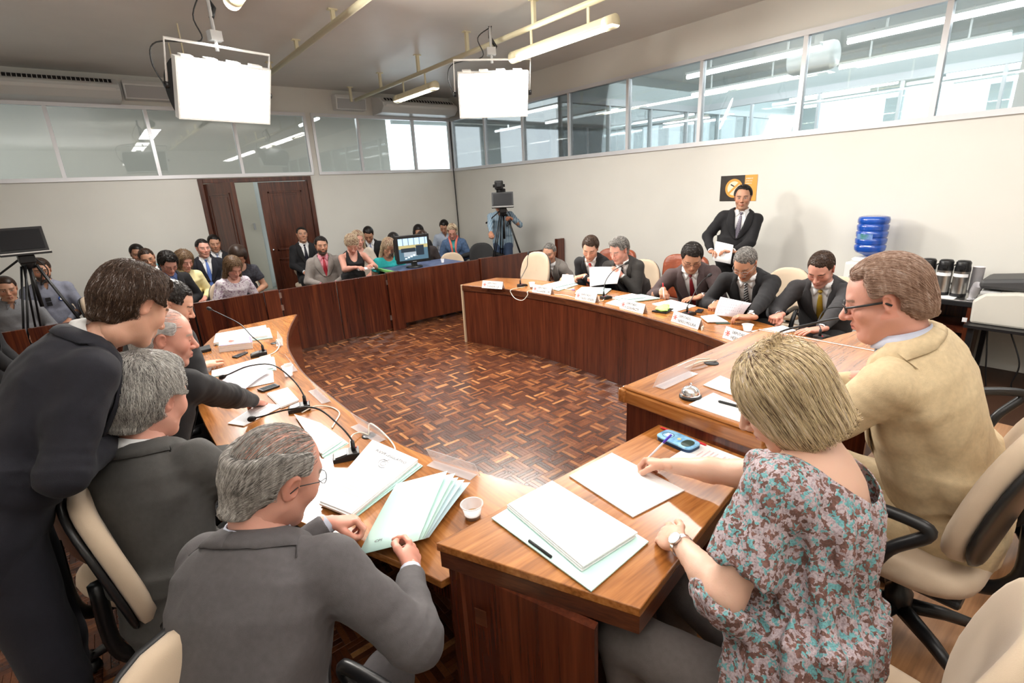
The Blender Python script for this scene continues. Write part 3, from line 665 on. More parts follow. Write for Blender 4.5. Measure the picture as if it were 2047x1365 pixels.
def head_mesh(key, vox):
    kk = (key, vox)
    if kk not in _heads:
        s = head_sdf(*key); V, F = s.mesh(vox, box=((-.1, -.13, -.20), (.1, .135, .14))); _heads[kk] = (V, F, s)
    return _heads[kk]
def face_colors(V, skin, lips=1, brow=None, iris=(.05, .03, .02), stubble=0, beard=None, mous=0, eyes='open', browy=0):
    n = len(V); c = np.tile(np.array(skin, float), (n, 1)); x, y, z = V.T; ax = np.abs(x)
    def mix(m, col): m = np.clip(m, 0, 1)[:, None]; return c*(1-m)+np.array(col)*m
    front = np.clip((y-.02)/.04, 0, 1)
    red = np.array([skin[0]*1.05, skin[1]*.78, skin[2]*.74])
    c = mix(.55*np.exp(-((ax-.042)**2+(z+.022)**2)/.0006)*front, red); c = mix(.5*np.exp(-(x**2+(z+.028)**2)/.00025)*(y > .09), red); c = mix(.4*(ax > .074)*(np.abs(z) < .045)*(y < .03), red)
    if stubble:
        m = np.clip((-z-.035+.02*(ax < .03)*0)/.02, 0, 1)*np.clip((y+.01)/.03, 0, 1)*(z > -.125); m = m*(1-.9*((ax < .024) & (z > -.075) & (z < -.052))); c = mix(stubble*m, (.03, .022, .02))
    if beard is not None:
        m = (np.clip((-z-.048)/.01, 0, 1)*np.clip((y-(.05 if beard[1] == 'goatee' else .0))/.02, 0, 1)*(z > -.13)); m = m*(1-.95*((ax < .021) & (z > -.0745) & (z < -.054)))*(ax < (.036 if beard[1] == 'goatee' else .1)); c = mix(.85*m, beard[0])
    if mous: m = np.exp(-((z+.0465)/.006)**2)*(ax < .027)*(y > .07); c = mix(.95*m, mous if hasattr(mous, '__len__') else (.05, .04, .04))
    lp = np.exp(-((z+.0625)/.0075)**4)*(ax < .0225)*(y > .07); c = mix(lips*.75*lp, (skin[0]*.85, skin[1]*.42, skin[2]*.42))
    c = mix(.6*(np.abs(z+.0625) < .0015)*(ax < .021)*(y > .07), (skin[0]*.3, skin[1]*.15, skin[2]*.15))
    ex = (ax-.031)/.0135; ez = (z-.0068)/.0052; el = (ex**2+ez**2 < 1) & (y > .06)
    if eyes == 'open':
        c[el] = (.62, .58, .55); iri = (((ax-.031)**2+(z-.0064)**2) < .0048**2) & el; c[iri] = iris
        lash = (y > .06) & (np.abs(z-.0115+.35*(ax-.031)**2/.0135) < .0016) & (np.abs(ax-.031) < .0145); c[lash] = np.array(skin)*.18
    else:
        lash = (y > .06) & (np.abs(z-.0015-14*(ax-.031)**2) < .0017) & (np.abs(ax-.031) < .0135); c[lash] = np.array(skin)*.2
    c = mix(.35*np.exp(-((ax-.031)**2/.0003+(z-.004)**2/.00025))*(y > .05)*(~el), np.array(skin)*.6)
    if brow is not None:
        zb = .0285+browy-.0000-22*(ax-.034)**2*.35; m = (np.abs(z-zb) < .0042) & (ax > .012) & (ax < .054) & (y > .05); c = mix(.85*m, brow)
    return c
SK = {}
def skin_mat():
    if 'm' in SK: return SK['m']
    m = bpy.data.materials.new('skin'); m.use_nodes = True; N, L = nodes(m); b = N['Principled BSDF']
    a = N.new('ShaderNodeVertexColor'); a.layer_name = 'Col'; L.new(a.outputs[0], b.inputs['Base Color']); b.inputs['Roughness'].default_value = .48
    b.inputs['Subsurface Weight'].default_value = .12; b.inputs['Subsurface Radius'].default_value = (.012, .004, .002); b.inputs['Subsurface Scale'].default_value = .5
    tc = N.new('ShaderNodeTexCoord'); n = N.new('ShaderNodeTexNoise'); n.inputs['Scale'].default_value = 260; L.new(tc.outputs['Object'], n.inputs['Vector'])
    bp = N.new('ShaderNodeBump'); bp.inputs['Strength'].default_value = .12; bp.inputs['Distance'].default_value = .002; L.new(n.outputs[0], bp.inputs['Height']); L.new(bp.outputs[0], b.inputs['Normal'])
    SK['m'] = m; return m
def hair_mat(name, cols, rough=.42):
    if name in _mats: return _mats[name]
    m = bpy.data.materials.new(name); m.use_nodes = True; N, L = nodes(m); b = N['Principled BSDF']; b.inputs['Roughness'].default_value = rough; b.inputs['Specular IOR Level'].default_value = .22
    hi = N.new('ShaderNodeHairInfo'); tc = N.new('ShaderNodeTexCoord'); n = N.new('ShaderNodeTexNoise'); n.inputs['Scale'].default_value = 110; n.inputs['Detail'].default_value = 2; mp = N.new('ShaderNodeMapping'); mp.inputs['Scale'].default_value = (1, 1, .10); L.new(tc.outputs['Object'], mp.inputs[0]); L.new(mp.outputs[0], n.inputs['Vector'])
    mx = N.new('ShaderNodeMath'); mx.operation = 'MULTIPLY_ADD'; mx.inputs[1].default_value = .45; L.new(hi.outputs['Random'], mx.inputs[0])
    m2 = N.new('ShaderNodeMath'); m2.operation = 'MULTIPLY'; m2.inputs[1].default_value = .62; L.new(n.outputs[0], m2.inputs[0]); L.new(m2.outputs[0], mx.inputs[2])
    r = N.new('ShaderNodeValToRGB'); e = r.color_ramp.elements
    for i, c in enumerate(cols):
        p = .27+.46*i/max(1, len(cols)-1)
        if i == 0: e[0].position = p; e[0].color = (*c, 1)
        elif i == len(cols)-1: e[1].position = p; e[1].color = (*c, 1)
        else: q = e.new(p); q.color = (*c, 1)
    if len(cols) == 1: e[1].color = (*cols[0], 1)
    L.new(mx.outputs[0], r.inputs[0]); L.new(r.outputs[0], b.inputs['Base Color']); _mats[name] = m; return m
HC = dict(black=[(.008, .006, .005), (.018, .013, .010), (.035, .025, .02)], brown=[(.02, .010, .006), (.05, .027, .015), (.09, .05, .03)],
          grey=[(.13, .12, .115), (.34, .325, .30), (.60, .58, .54)], salt=[(.06, .055, .05), (.20, .18, .165), (.42, .39, .36)],
          blond=[(.15, .07, .045), (.44, .25, .12), (.74, .52, .28), (.95, .82, .56)], sand=[(.16, .08, .05), (.32, .19, .13), (.48, .33, .25)],
          streak=[(.08, .036, .02), (.27, .135, .065), (.66, .42, .19), (.93, .76, .47)],
          auburn=[(.08, .045, .025), (.16, .09, .045), (.30, .19, .10)], white=[(.3, .29, .28), (.5, .48, .46), (.66, .64, .62)])

def smax(a, b, k):
    h = np.clip(.5-.5*(a-b)/k, 0, 1); return a+(b-a)*h+k*h*(1-h)
def hair_sdf(style, hs):
    """hair volume in head space; hs = head field (used to keep the face clear)"""
    s = SDF(); st = style
    if st in ('short', 'wavy', 'crop', 'comb', 'receding', 'bald', 'thin', 'quiff'):
        t = dict(short=.012, wavy=.022, crop=.006, comb=.014, receding=.008, bald=.007, thin=.009, quiff=.014)[st]
        s.ell((0, -.017, .040), (.0765+t, .098+t, .088+t), k=.01)
        s.cone((0, -.062, -.01), (0, -.07, -.062), .045+t, .034+t*.5, k=.03)
        if st == 'wavy': s.ell((0, .03, .112), (.05, .042, .024), k=.03); s.ell((.0, -.05, .09), (.075, .06, .05), k=.03)
        if st == 'quiff': s.ell((0, .05, .112), (.05, .04, .022), k=.025)
        if st == 'comb': s.ell((0, -.075, -.03), (.062, .045, .05), k=.03)
        hz = dict(short=.066, wavy=.075, crop=.068, comb=.088, receding=.098, bald=.0, thin=.092, quiff=.078)[st]
        def cut(P, d):
            x, y, z = P.T; ax = np.abs(x)
            # hairline: forehead plane, temples, around the ears, nape
            f1 = (y*.92-z*.38)-(.072-hz*.38+.0)+np.where(ax > .045, (ax-.045)*1.1, 0)*0
            face = np.minimum(np.minimum((y-(.050 if st not in ('receding', 'thin', 'comb') else .035)), (hz+.012*np.sin(x*26+.6)+9*np.clip(ax-.03, 0, 1)**2*4-z)+.25*(y-.06)), .05)
            side = np.minimum((y+.002-.25*(z-.0)), (.028-z))*1.
            ear = .030-np.sqrt((y+.010)**2+((z-.0))**2*.7)
            nape = (-.078-z)
            kk = .022 if st in ('wavy', 'short', 'quiff', 'comb') else .014
            d = smax(d, face, kk); d = smax(d, np.minimum(side, .04), .012); d = smax(d, np.where(ax > .05, ear, -.05), .008); d = smax(d, nape, .018)
            if st == 'receding': d = smax(d, np.minimum(y-.045+.9*np.clip(ax-.02, 0, 1), z-.055), .016)
            if st == 'bald':
                d = smax(d, (z-.052)-(.35*np.clip(-y-.02, 0, 1)), .014)
            if st == 'thin': d = smax(d, np.minimum(z-.078+.5*np.clip(-y-.06, 0, 1), .03), .014)
            return d
        s.fn(cut)
    elif st in ('bob', 'long', 'loose', 'curly', 'pixie', 'bun'):
        if st == 'bob':
            zs = np.concatenate([np.linspace(-.085, .04, 12), .04+.107*np.sin(np.linspace(.1, 1.55, 16))]); u = np.clip((zs-.04)/.107, 0, 1); c_ = np.sqrt(np.clip(1-u**2, 0, 1)); lo_ = np.clip((.04-zs)/.125, 0, 1)
            s.loft((0, -.018, 0), np.eye(3), [(z, .104*a*(1-.13*b**3)+.002, .105*a*(1-.25*b**2)+.002, .110*a*(1-.10*b**2)+.002) for z, a, b in zip(zs, c_, lo_)], k=.01, e=2.1)
        t = dict(bob=.024, long=.016, loose=.018, curly=.03, pixie=.015, bun=.012)[st]
        if st != 'bob': s.ell((0, -.018, .043), (.079+t, .10+t*.9, .088+t*.9), k=.01)
        if st in ('long', 'loose'):
            L_ = .26 if st == 'long' else .20
            for x in (-1, 1): s.cone((x*.07, -.02, .0), (x*.085, .02, -L_), .034, .03, k=.03)
            s.cone((0, -.07, 0), (0, -.085, -L_*.9), .065, .06, k=.04)
        if st == 'curly': s.ell((0, -.04, .0), (.105, .09, .08), k=.03)
        if st == 'pixie': s.cone((0, -.06, .0), (0, -.075, -.06), .06, .045, k=.03)
        if st == 'bun': s.ell((0, -.12, .03), .035, k=.02)
        fr = dict(bob=.078, long=.088, loose=.086, curly=.07, pixie=.062, bun=.09)[st]; hw = dict(bob=.052, long=.050, loose=.052, curly=.056, pixie=.06, bun=.06)[st]
        def cut(P, d):
            x, y, z = P.T; ax = np.abs(x)
            top = fr-.25*ax
            face = np.minimum(np.minimum(y-.012, top-z), (hw+.018*np.clip((-z)/.1, 0, 1))-ax)
            d = smax(d, np.minimum(face, .05), .012)
            if st in ('pixie', 'bun'): d = np.maximum(d, np.minimum(.02-z, y+.02)); d = np.maximum(d, -.075-z)
            return d
        s.fn(cut)
    return s
def strands(sdf, hsdf, style, n, seed, length, steps=7, rad=.0006, lift=.004, flow=None, dens=None, V=None, F=None, long_=False):
    """combed curves that hug the hair volume"""
    r = np.random.default_rng(seed); a, b, c = V[F[:, 0]], V[F[:, 1]], V[F[:, 2]]; ar = np.linalg.norm(np.cross(b-a, c-a), axis=1)
    i = r.choice(len(F), n*2, p=ar/ar.sum()); u = r.random((n*2, 1)); w = r.random((n*2, 1)); q = a[i]+(b[i]-a[i])*u+(V[F[i, 3]]-a[i])*w*(1-0*u)
    keep = hsdf(q) > .0015; q = q[keep][:n]; n = len(q)
    P = [q]; jit = r.normal(0, .22, (n, 3)); ln = length*(.6+.6*r.random((n, 1)))
    for k in range(steps-1):
        d, g = snap(sdf, P[-1], lift*(.3+k/steps), it=1); stop = np.clip((-g[:, 2:3]-.35)/.3, 0, 1) if long_ else 0; d = d*(1-stop)+P[-1]*stop; d2 = flow(P[-1])+jit*(1+.4*math.sin(k*2.1)); d2 = d2-g*(d2*g).sum(1)[:, None]; d2 /= np.maximum(np.linalg.norm(d2, axis=1), 1e-6)[:, None]
        P.append(d+d2*ln/steps*(1-.9*stop))
    return np.stack(P, 1)
def link_curves(name, P, mt, rad, parent, taper=.5):
    n, k, _ = P.shape; hc = bpy.data.hair_curves.new(name); hc.add_curves([k]*n); hc.attributes['position'].data.foreach_set('vector', P.astype(np.float32).ravel())
    ra = hc.attributes.get('radius') or hc.attributes.new('radius', 'FLOAT', 'POINT'); rr = np.tile(rad*(1-(1-taper)*np.linspace(0, 1, k)), n).astype(np.float32); ra.data.foreach_set('value', rr)
    hc.materials.append(mt); o = bpy.data.objects.new(name, hc); COL.objects.link(o); o.parent = parent; o['kind'] = 'stuff'; return o

# ---------------------------------------------------------------- hands
_hands = {}
HP = dict(flat=((6, 10, 8), 4, 'side'), relaxed=((22, 32, 20), 3, 'side'), grip=((48, 58, 35), 1, 'opp'), pen=((50, 52, 25), 1, 'opp'), fist=((75, 85, 60), 0, 'opp'), page=((28, 38, 18), 2, 'opp'))
def hand_mesh(pose, vox):
    """right hand: wrist at origin, fingers +Y, back of the hand +Z, thumb on -X"""
    if (pose, vox) in _hands: return _hands[(pose, vox)]
    (c1, c2, c3), spread, th = HP[pose]; s = SDF()
    s.cone((0, -.03, 0), (0, .01, 0), .027, .026, k=.01, fl=((0, 0, 1), 1.3))
    s.ell((.002, .045, 0), (.041, .052, .0165), k=.012).ell((-.02, .03, -.008), (.02, .03, .015), k=.015).ell((.026, .04, -.005), (.016, .04, .014), k=.012)
    for i, (x, L_, r) in enumerate(((-.030, .073, .0092), (-.010, .082, .0095), (.011, .076, .009), (.030, .060, .0078))):
        p = A3(x, .083-abs(x+.008)*.15, .002); a = 0; sp = math.radians(-(i-1.3)*spread*-1.0)
        cc = [c1+(2*i if pose in ('relaxed', 'flat') else 0), c2, c3]
        if pose == 'pen' and i > 1: cc = [c1+15, c2+15, c3+10]
        s.ell(p+A3(0, -.004, .004), (r*1.05, .011, r*.9), k=.007)
        for j, fr in enumerate((.45, .31, .24)):
            a += math.radians(cc[j]); d = A3(math.sin(sp)*math.cos(a), math.cos(sp)*math.cos(a), -math.sin(a)); q = p+d*L_*fr
            s.cone(p, q, r*(1-.07*j), r*(1-.07*(j+1)), k=.0035); p = q
        _tip = p
    if th == 'side': pts = [(-.024, .02, -.006), (-.047, .048, -.012), (-.056, .075, -.016), (-.058, .098, -.02)]
    else: pts = [(-.024, .02, -.008), (-.045, .045, -.026), (-.042, .072, -.044), (-.028, .092, -.050)]
    if pose == 'page': pts = [(-.024, .02, -.008), (-.048, .046, -.022), (-.048, .074, -.034), (-.038, .098, -.036)]
    for k_ in range(3): s.cone(pts[k_], pts[k_+1], (.0135, .0115, .0105)[k_], (.0115, .0105, .009)[k_], k=.005)
    V, F = s.mesh(vox, pad=.006); _hands[(pose, vox)] = (V, F); return V, F
# ---------------------------------------------------------------- people
def cloth(name, c, bump=.18, sc=500, rough=.85, noise=.08, ns=60, sheen=.03, **k): return mat('cloth_'+name, c, rough, bump=bump, bscale=sc, noise=noise, nscale=ns, sheen=sheen, **k)
def stripe_mat(name, a, b, scale, ang, thin=.5):
    """woven diagonal or vertical stripes; object coordinates"""
    if name in _mats: return _mats[name]
    m = bpy.data.materials.new(name); m.use_nodes = True; N, L = nodes(m); bs = N['Principled BSDF']; bs.inputs['Roughness'].default_value = .55
    tc = N.new('ShaderNodeTexCoord'); mp = N.new('ShaderNodeMapping'); mp.inputs['Rotation'].default_value = ang; L.new(tc.outputs['Object'], mp.inputs[0])
    w_ = N.new('ShaderNodeTexWave'); w_.inputs['Scale'].default_value = scale; w_.inputs['Distortion'].default_value = .0; L.new(mp.outputs[0], w_.inputs['Vector'])
    r = N.new('ShaderNodeValToRGB'); e = r.color_ramp.elements; e[0].position = thin; e[1].position = min(1, thin+.12); e[0].color = (*a, 1); e[1].color = (*b, 1)
    L.new(w_.outputs[1], r.inputs[0]); L.new(r.outputs[0], bs.inputs['Base Color']); _mats[name] = m; return m
def print_mat(name, cols, scale, rough=.8):
    """small blotchy printed pattern"""
    if name in _mats: return _mats[name]
    m = bpy.data.materials.new(name); m.use_nodes = True; N, L = nodes(m); bs = N['Principled BSDF']; bs.inputs['Roughness'].default_value = rough
    tc = N.new('ShaderNodeTexCoord'); n0 = N.new('ShaderNodeTexNoise'); n0.inputs['Scale'].default_value = scale*.8; L.new(tc.outputs['Object'], n0.inputs['Vector'])
    mxv = N.new('ShaderNodeMixRGB'); mxv.blend_type = 'ADD'; mxv.inputs[0].default_value = .03; L.new(tc.outputs['Object'], mxv.inputs[1]); L.new(n0.outputs['Color'], mxv.inputs[2])
    v = N.new('ShaderNodeTexVoronoi'); v.inputs['Scale'].default_value = scale; L.new(mxv.outputs[0], v.inputs['Vector'])
    sp = N.new('ShaderNodeSeparateColor'); L.new(v.outputs['Color'], sp.inputs[0])
    r = N.new('ShaderNodeValToRGB'); r.color_ramp.interpolation = 'CONSTANT'; e = r.color_ramp.elements; k = len(cols)
    for i, (p, c) in enumerate(cols):
        if i == 0: e[0].position = p; e[0].color = (*c, 1)
        elif i == 1: e[1].position = p; e[1].color = (*c, 1)
        else: q = e.new(p); q.color = (*c, 1)
    L.new(sp.outputs[0], r.inputs[0])
    n = N.new('ShaderNodeTexNoise'); n.inputs['Scale'].default_value = scale*2.2; n.inputs['Detail'].default_value = 5; L.new(tc.outputs['Object'], n.inputs['Vector'])
    r2 = N.new('ShaderNodeValToRGB'); f = r2.color_ramp.elements; f[0].position = .42; f[1].position = .55; f[0].color = (*cols[0][1], 1); f[1].color = (1, 1, 1, 1); L.new(n.outputs[0], r2.inputs[0])
    mm = N.new('ShaderNodeMixRGB'); mm.blend_type = 'MULTIPLY'; mm.inputs[0].default_value = .55; L.new(r.outputs[0], mm.inputs[1]); L.new(r2.outputs[0], mm.inputs[2]); L.new(mm.outputs[0], bs.inputs['Base Color'])
    _mats[name] = m; return m
def tidy(V, F, it=3):
    """drop unused vertices and relax the open edges"""
    u, inv = np.unique(F, return_inverse=True); F = inv.reshape(F.shape); V = V[u].copy()
    E = np.concatenate([F[:, [i, (i+1) % 4]] for i in range(4)]); Es = np.sort(E, 1); key = Es[:, 0].astype(np.int64)*len(V)+Es[:, 1]
    _, ix, ct = np.unique(key, return_index=True, return_counts=True); B = Es[ix[ct == 1]]
    for _ in range(it*3):
        acc = np.zeros_like(V); n = np.zeros(len(V)); np.add.at(acc, B[:, 0], V[B[:, 1]]); np.add.at(acc, B[:, 1], V[B[:, 0]]); np.add.at(n, B[:, 0], 1); np.add.at(n, B[:, 1], 1)
        m = n > 1; V[m] = V[m]*.4+.6*acc[m]/n[m][:, None]
    return V, F
M['shirtw'] = cloth('white_shirt', (.80, .80, .80), .06, 300, .7, .02)
SKIN = dict(fair=(.60, .33, .23), tan=(.46, .235, .145), pink=(.62, .31, .235), dark=(.33, .16, .095), light=(.68, .42, .31))
def unit(v): v = np.array(v, float); return v/max(np.linalg.norm(v), 1e-9)
def frame(upv, fwd):
    u = unit(upv); f = np.array(fwd, float); f = unit(f-u*(f@u)); x = np.cross(f, u); return np.stack([x, f, u], 1)
def xf(V, R, t): return np.asarray(V)@np.array(R).T+np.array(t)
def ik(a, c, l1, l2, pole):
    d = c-a; L = np.linalg.norm(d); k = max(1, L/(l1+l2)*1.001); l1 *= k; l2 *= k
    L = max(L, abs(l1-l2)+.01); e = unit(d); x = (l1*l1-l2*l2+L*L)/(2*L); h = math.sqrt(max(l1*l1-x*x, 0)); p = np.array(pole, float); p = unit(p-e*(p@e)); return a+e*x+p*h
def person(label, face, hip, headc, zf=0., head=(0, 0, 0), hands=None, hpose=('relaxed', 'relaxed'), hdir=(None, None), hup=(None, None), poles=(None, None),
           dress='suit', top=None, top2=None, tie=None, skin='fair', hair=('short', 'brown'), fem=0, fat=0, eyes='open', brow=None, mous=0, beard=None, stubble=0,
           glasses=None, stand=False, q=2, w=1.08, trousers=None, group=None, nose=1., extra=None, legs=True, neckline=None, hs=1.14, bracelet=None, nstr=None, hlen=None, seed=0, chestw=1., neck=None):
    """q: 3 close, 2 middle distance, 1 far.  face: world heading in degrees (0 = +X, 90 = +Y)"""
    a = math.radians(face-90); root = thing('person', label, 'person', (hip[0], hip[1], zf), a, group)
    Ri = np.array([[math.cos(a), math.sin(a), 0], [-math.sin(a), math.cos(a), 0], [0, 0, 1]]); o3 = A3(hip[0], hip[1], zf)
    tl = lambda p: Ri@(A3(*p)-o3); tv = lambda v: Ri@A3(*v)
    H = tl(hip); C = tl(headc); Rh = rot(*head); vx = {3: .0085, 2: .012, 1: .016}[q]*1.0; hv = {3: .0026, 2: .0036, 1: .0055}[q]
    back = A3(0, -.03, -.125) if neck is None else A3(0, *neck)
    Nk = C+((.55*(Rh@A3(0, -.045, -.13))+.45*back) if neck is None else back)*hs; wv = Nk-H
    Wt = H+wv*.36+A3(0, -.025, 0)*(1 if not stand else .3)
    Rc = frame(Nk-Wt, (0, 1, .0)); Rp = frame((Wt-H)+A3(0, 0, .12), (0, 1, 0)); L = np.linalg.norm(Nk-Wt)/.34; Lp = max(np.linalg.norm(Wt-H)/.17, .8); cw = w*chestw*(1-.1*fem)
    def torso(off, sd=None, sleeves=None):
        s = sd or SDF(); wob_ = off
        P = [(-.40*L, .150, .11+.03*fat, .095), (-.25*L, .160, .118+.03*fat, .105), (-.14*L, .178, .116, .118), (-.075*L, .168, .092, .108), (-.03, .12, .066, .088), (.012, .064, .05, .062)]
        s.loft(Nk, Rc, [(z, x*cw+off, f*w+off+(.022*fem if -.2*L < z < -.1*L else 0), b*w+off) for z, x, f, b in P], k=.04)
        s.loft(H, Rp, [(-.13, .165*w+off, .11+off, .11+off), (.0, .175*w+off, .12*w+off+.03*fat, .12*w+off), (.17*Lp, .155*w+off, .112*w+off+.035*fat, .10*w+off)], k=.06)
        if fat: s.ell(Wt+A3(0, .05, -.02), (.15*w, .12, .14), k=.06)
        return s
    sh = [Nk+Rc@A3(x*.175*cw, .0, -.078) for x in (1, -1)]        # right, left
    if hands is None: hands = (None, None)
    wr = []; el = []
    for i, x in enumerate((1, -1)):
        t = tl(hands[i]) if hands[i] is not None else (A3(x*.10, H[1]+.26, H[2]+.10) if not stand else A3(x*.24, .05, H[2]-.05))
        sh[i] = sh[i]+unit(t-sh[i])*.02+A3(0, .01, 0)
        pole = tv(poles[i]) if poles[i] is not None else A3(x*.75, -.35, -.75)
        wr.append(t); el.append(ik(sh[i], t, .29 if not fem else .275, .265 if not fem else .245, pole))
    # body: head, neck, hands and the core under the clothes
    skc = SKIN[skin] if isinstance(skin, str) else skin
    hm = 'open' if eyes == 'open' else 'down'
    Vh, Fh, hS = head_mesh((fem, fat, hm, nose), hv); hc = HC[hair[1]] if hair[1] in HC else hair[1]
    bcol = brow if brow is not None else tuple(np.array(hc[1 if len(hc) > 1 else 0])*.7)
    hw = 1+.05*fat
    cols = [face_colors(Vh, skc, 1, bcol, stubble=stubble, beard=beard, mous=mous, eyes=hm)]
    Vs = [xf(Vh*hs*A3(hw, 1, 1), Rh, C)]; Fs = [Fh]; k = len(Vh)
    bare = dress in ('blouse', 'tee') and (top2 in ('none', 'short'))
    core = SDF(); torso(-.014, core); core.cone(Nk+Rc@A3(0, -.005, -.03), C+Rh@A3(0, -.028, -.075)*hs, .054*hs+.006*fat-.009*fem, .053*hs+.006*fat-.009*fem, k=.03)
    for i, x in enumerate((1, -1)):
        rr = (.050, .040, .030, .0255) if not fem else (.047, .038, .031, .024); rr = [z*(1+.15*fat)*w for z in rr]
        core.cone(Nk+Rc@A3(x*.05, 0, -.035), sh[i]-Rc@A3(0, 0, .02*fem), .035, .045-.01*fem, k=.05); core.cone(sh[i], el[i], rr[0], rr[1], k=.03); m_ = el[i]+(wr[i]-el[i])*.35
        core.cone(el[i], m_, rr[1], rr[1]*.98, k=.02).cone(m_, wr[i], rr[1]*.98, rr[3], k=.02)
    Vc, Fc = core.mesh({3: .006, 2: .012, 1: .016}[q] if bare else .02)
    Vs.append(Vc); Fs.append(Fc+k); k += len(Vc); cols.append(np.tile(skc, (len(Vc), 1)))
    hfr = []
    for i, x in enumerate((1, -1)):
        Vk, Fk = hand_mesh(hpose[i], {3: .0028, 2: .004, 1: .006}[q]); d = tv(hdir[i]) if hdir[i] is not None else unit(wr[i]-el[i])+A3(0, 0, -.1)
        upv = tv(hup[i]) if hup[i] is not None else A3(0, 0, 1); d = unit(d); z = unit(upv-d*(upv@d)); xx = np.cross(d, z); R = np.stack([xx, d, z], 1)
        Vm = Vk*A3(1 if x > 0 else -1, 1, 1)*(1.04 if not fem else .93)*{3: 1, 2: 1.03, 1: 1.08}[q]; Vs.append(xf(Vm, R, wr[i])); Fs.append((Fk if x > 0 else Fk[:, ::-1])+k); k += len(Vk)
        hcol = np.tile(np.array(skc)*A3(1.04, .93, .9), (len(Vk), 1)); cols.append(hcol); hfr.append((R, wr[i], x))
    link_mesh('body', np.concatenate(Vs), np.concatenate(Fs), skin_mat(), root, col=np.concatenate(cols))
    # hair
    st, hn = hair; 
    if st != 'none':
        kk = ('hair', st, hm, fem, fat, nose, q)
        if kk not in _heads:
            hs_ = hair_sdf(st, hS); Vq, Fq = hs_.mesh({3: .0035, 2: .005, 1: .007}[q], pad=.012); _heads[kk] = (Vq, Fq, hs_)
        Vq, Fq, hs_ = _heads[kk]; hmat = hair_mat('hair_'+hn, hc)
        Vq2 = Vq.copy(); am = {'wavy': .006, 'curly': .008, 'pixie': .006}.get(st, .0025); _, gq = snap(hs_, Vq, 0, it=1) if q > 1 else (None, np.zeros_like(Vq))
        Vq2 += gq*(am*wob(Vq, 75 if st in ('wavy', 'curly', 'pixie') else 120, seed)[:, None])
        Mh = Matrix(Rh.tolist()).to_4x4(); Mh.translation = Vector(C); Mh = Mh @ Matrix.Diagonal((hs*hw, hs, hs, 1))
        ho = link_mesh('hair', Vq2, Fq, hmat, root); ho.matrix_local = Mh
        ns_ = nstr if nstr is not None else {3: 5000, 2: 1500, 1: 0}[q]
        if ns_:
            crown = A3(0, -.045, .13)
            if st in ('bob', 'long', 'loose'): fl_ = lambda P: np.stack([P[:, 0]*9*np.clip((P[:, 2]+.02)*9, 0.0, 1), (P[:, 1]-.01)*7*np.clip((P[:, 2]-.02)*9, 0, 1)+.10*(P[:, 1] > .03), -np.ones(len(P))*(.55+1.2*np.clip(.11-P[:, 2], 0, .1)*10)], 1)
            elif st in ('comb', 'receding', 'thin', 'bald'): fl_ = lambda P: np.stack([P[:, 0]*1.5, -np.ones(len(P)), -.35-np.clip(-P[:, 1]*8, 0, 1.2)], 1)
            elif st == 'quiff': fl_ = lambda P: np.stack([P[:, 0]*4+.5*(P[:, 1] > .03), np.where(P[:, 1] > .02, .3, -.3), -np.clip((.09-P[:, 2])*12, -.2, 1.2)], 1)
            else: fl_ = lambda P: np.where((P[:, 1:2] > .02) & (P[:, 2:3] > .05), A3(.9, -.25, .1)+0*P, (P-crown)*8*A3(1, 1, .6)+A3(.1, .1, -.4))
            ln = hlen or dict(short=.03, wavy=.045, crop=.016, comb=.07, receding=.05, bald=.03, thin=.06, quiff=.04, bob=.15, long=.2, loose=.17, curly=.03, pixie=.045, bun=.06)[st]
            jt = dict(wavy=1.6, curly=2.5, pixie=1.8, bob=.35, long=.35, loose=.5).get(st, .7)
            Pq = strands(hs_, hS, st, ns_, seed+1, ln, steps=8 if ln > .1 else 6, flow=lambda P: fl_(P)*(2.2/jt), lift={'wavy': .006, 'bob': .003}.get(st, .003), V=Vq, F=Fq, long_=st in ('bob', 'long', 'loose'))
            if st in ('thin', 'bald', 'receding'):
                ct = Vh[Fh].mean(1); ft = Fh[(ct[:, 2] > .05) & (ct[:, 1] < .055)]; P2 = strands(hS, lambda P: np.full(len(P), 1.), st, int(ns_*{'thin': .16, 'bald': .03, 'receding': .05}[st]), seed+9, .06, steps=6, flow=lambda P: fl_(P)*3, lift=.003, V=Vh, F=ft)
                Pq = np.concatenate([Pq, P2]) if P2.shape[1] == Pq.shape[1] else Pq
            link_curves('hair_strands', Pq, hmat, {3: .00055, 2: .0009, 1: .0015}[q], ho)
    # eyebrows as raised tufts on near faces are painted; glasses
    if glasses:
        mb = MB(); gy = .104
        for x in (-1, 1):
            ring = [(x*.033+.021*math.cos(t)*1.05, gy-.008*abs(math.cos(t)) if math.cos(t)*x > 0 else gy, .004+.0145*math.sin(t)) for t in np.linspace(0, 2*math.pi, 17)]
            mb.tube(ring, .0013 if glasses != 'thick' else .002, 6, cap=False)
            mb.tube([(x*.054, gy-.008, .009), (x*.076, .06, .010), (x*.083, .0, .008), (x*.084, -.018, -.006)], .0013 if glasses != 'thick' else .0038, 6)
        mb.tube([(-.012, gy, .008), (0, gy+.003, .010), (.012, gy, .008)], .0013, 6)
        go = mb.build('glasses', M['black'] if glasses != 'wire' else M['grey'], root, loc=(0, 0, 0)); Mg = Matrix(Rh.tolist()).to_4x4(); Mg.translation = Vector(C); go.matrix_local = Mg @ Matrix.Diagonal((hs, hs, hs, 1))
    wa = .0045 if q == 3 else .004
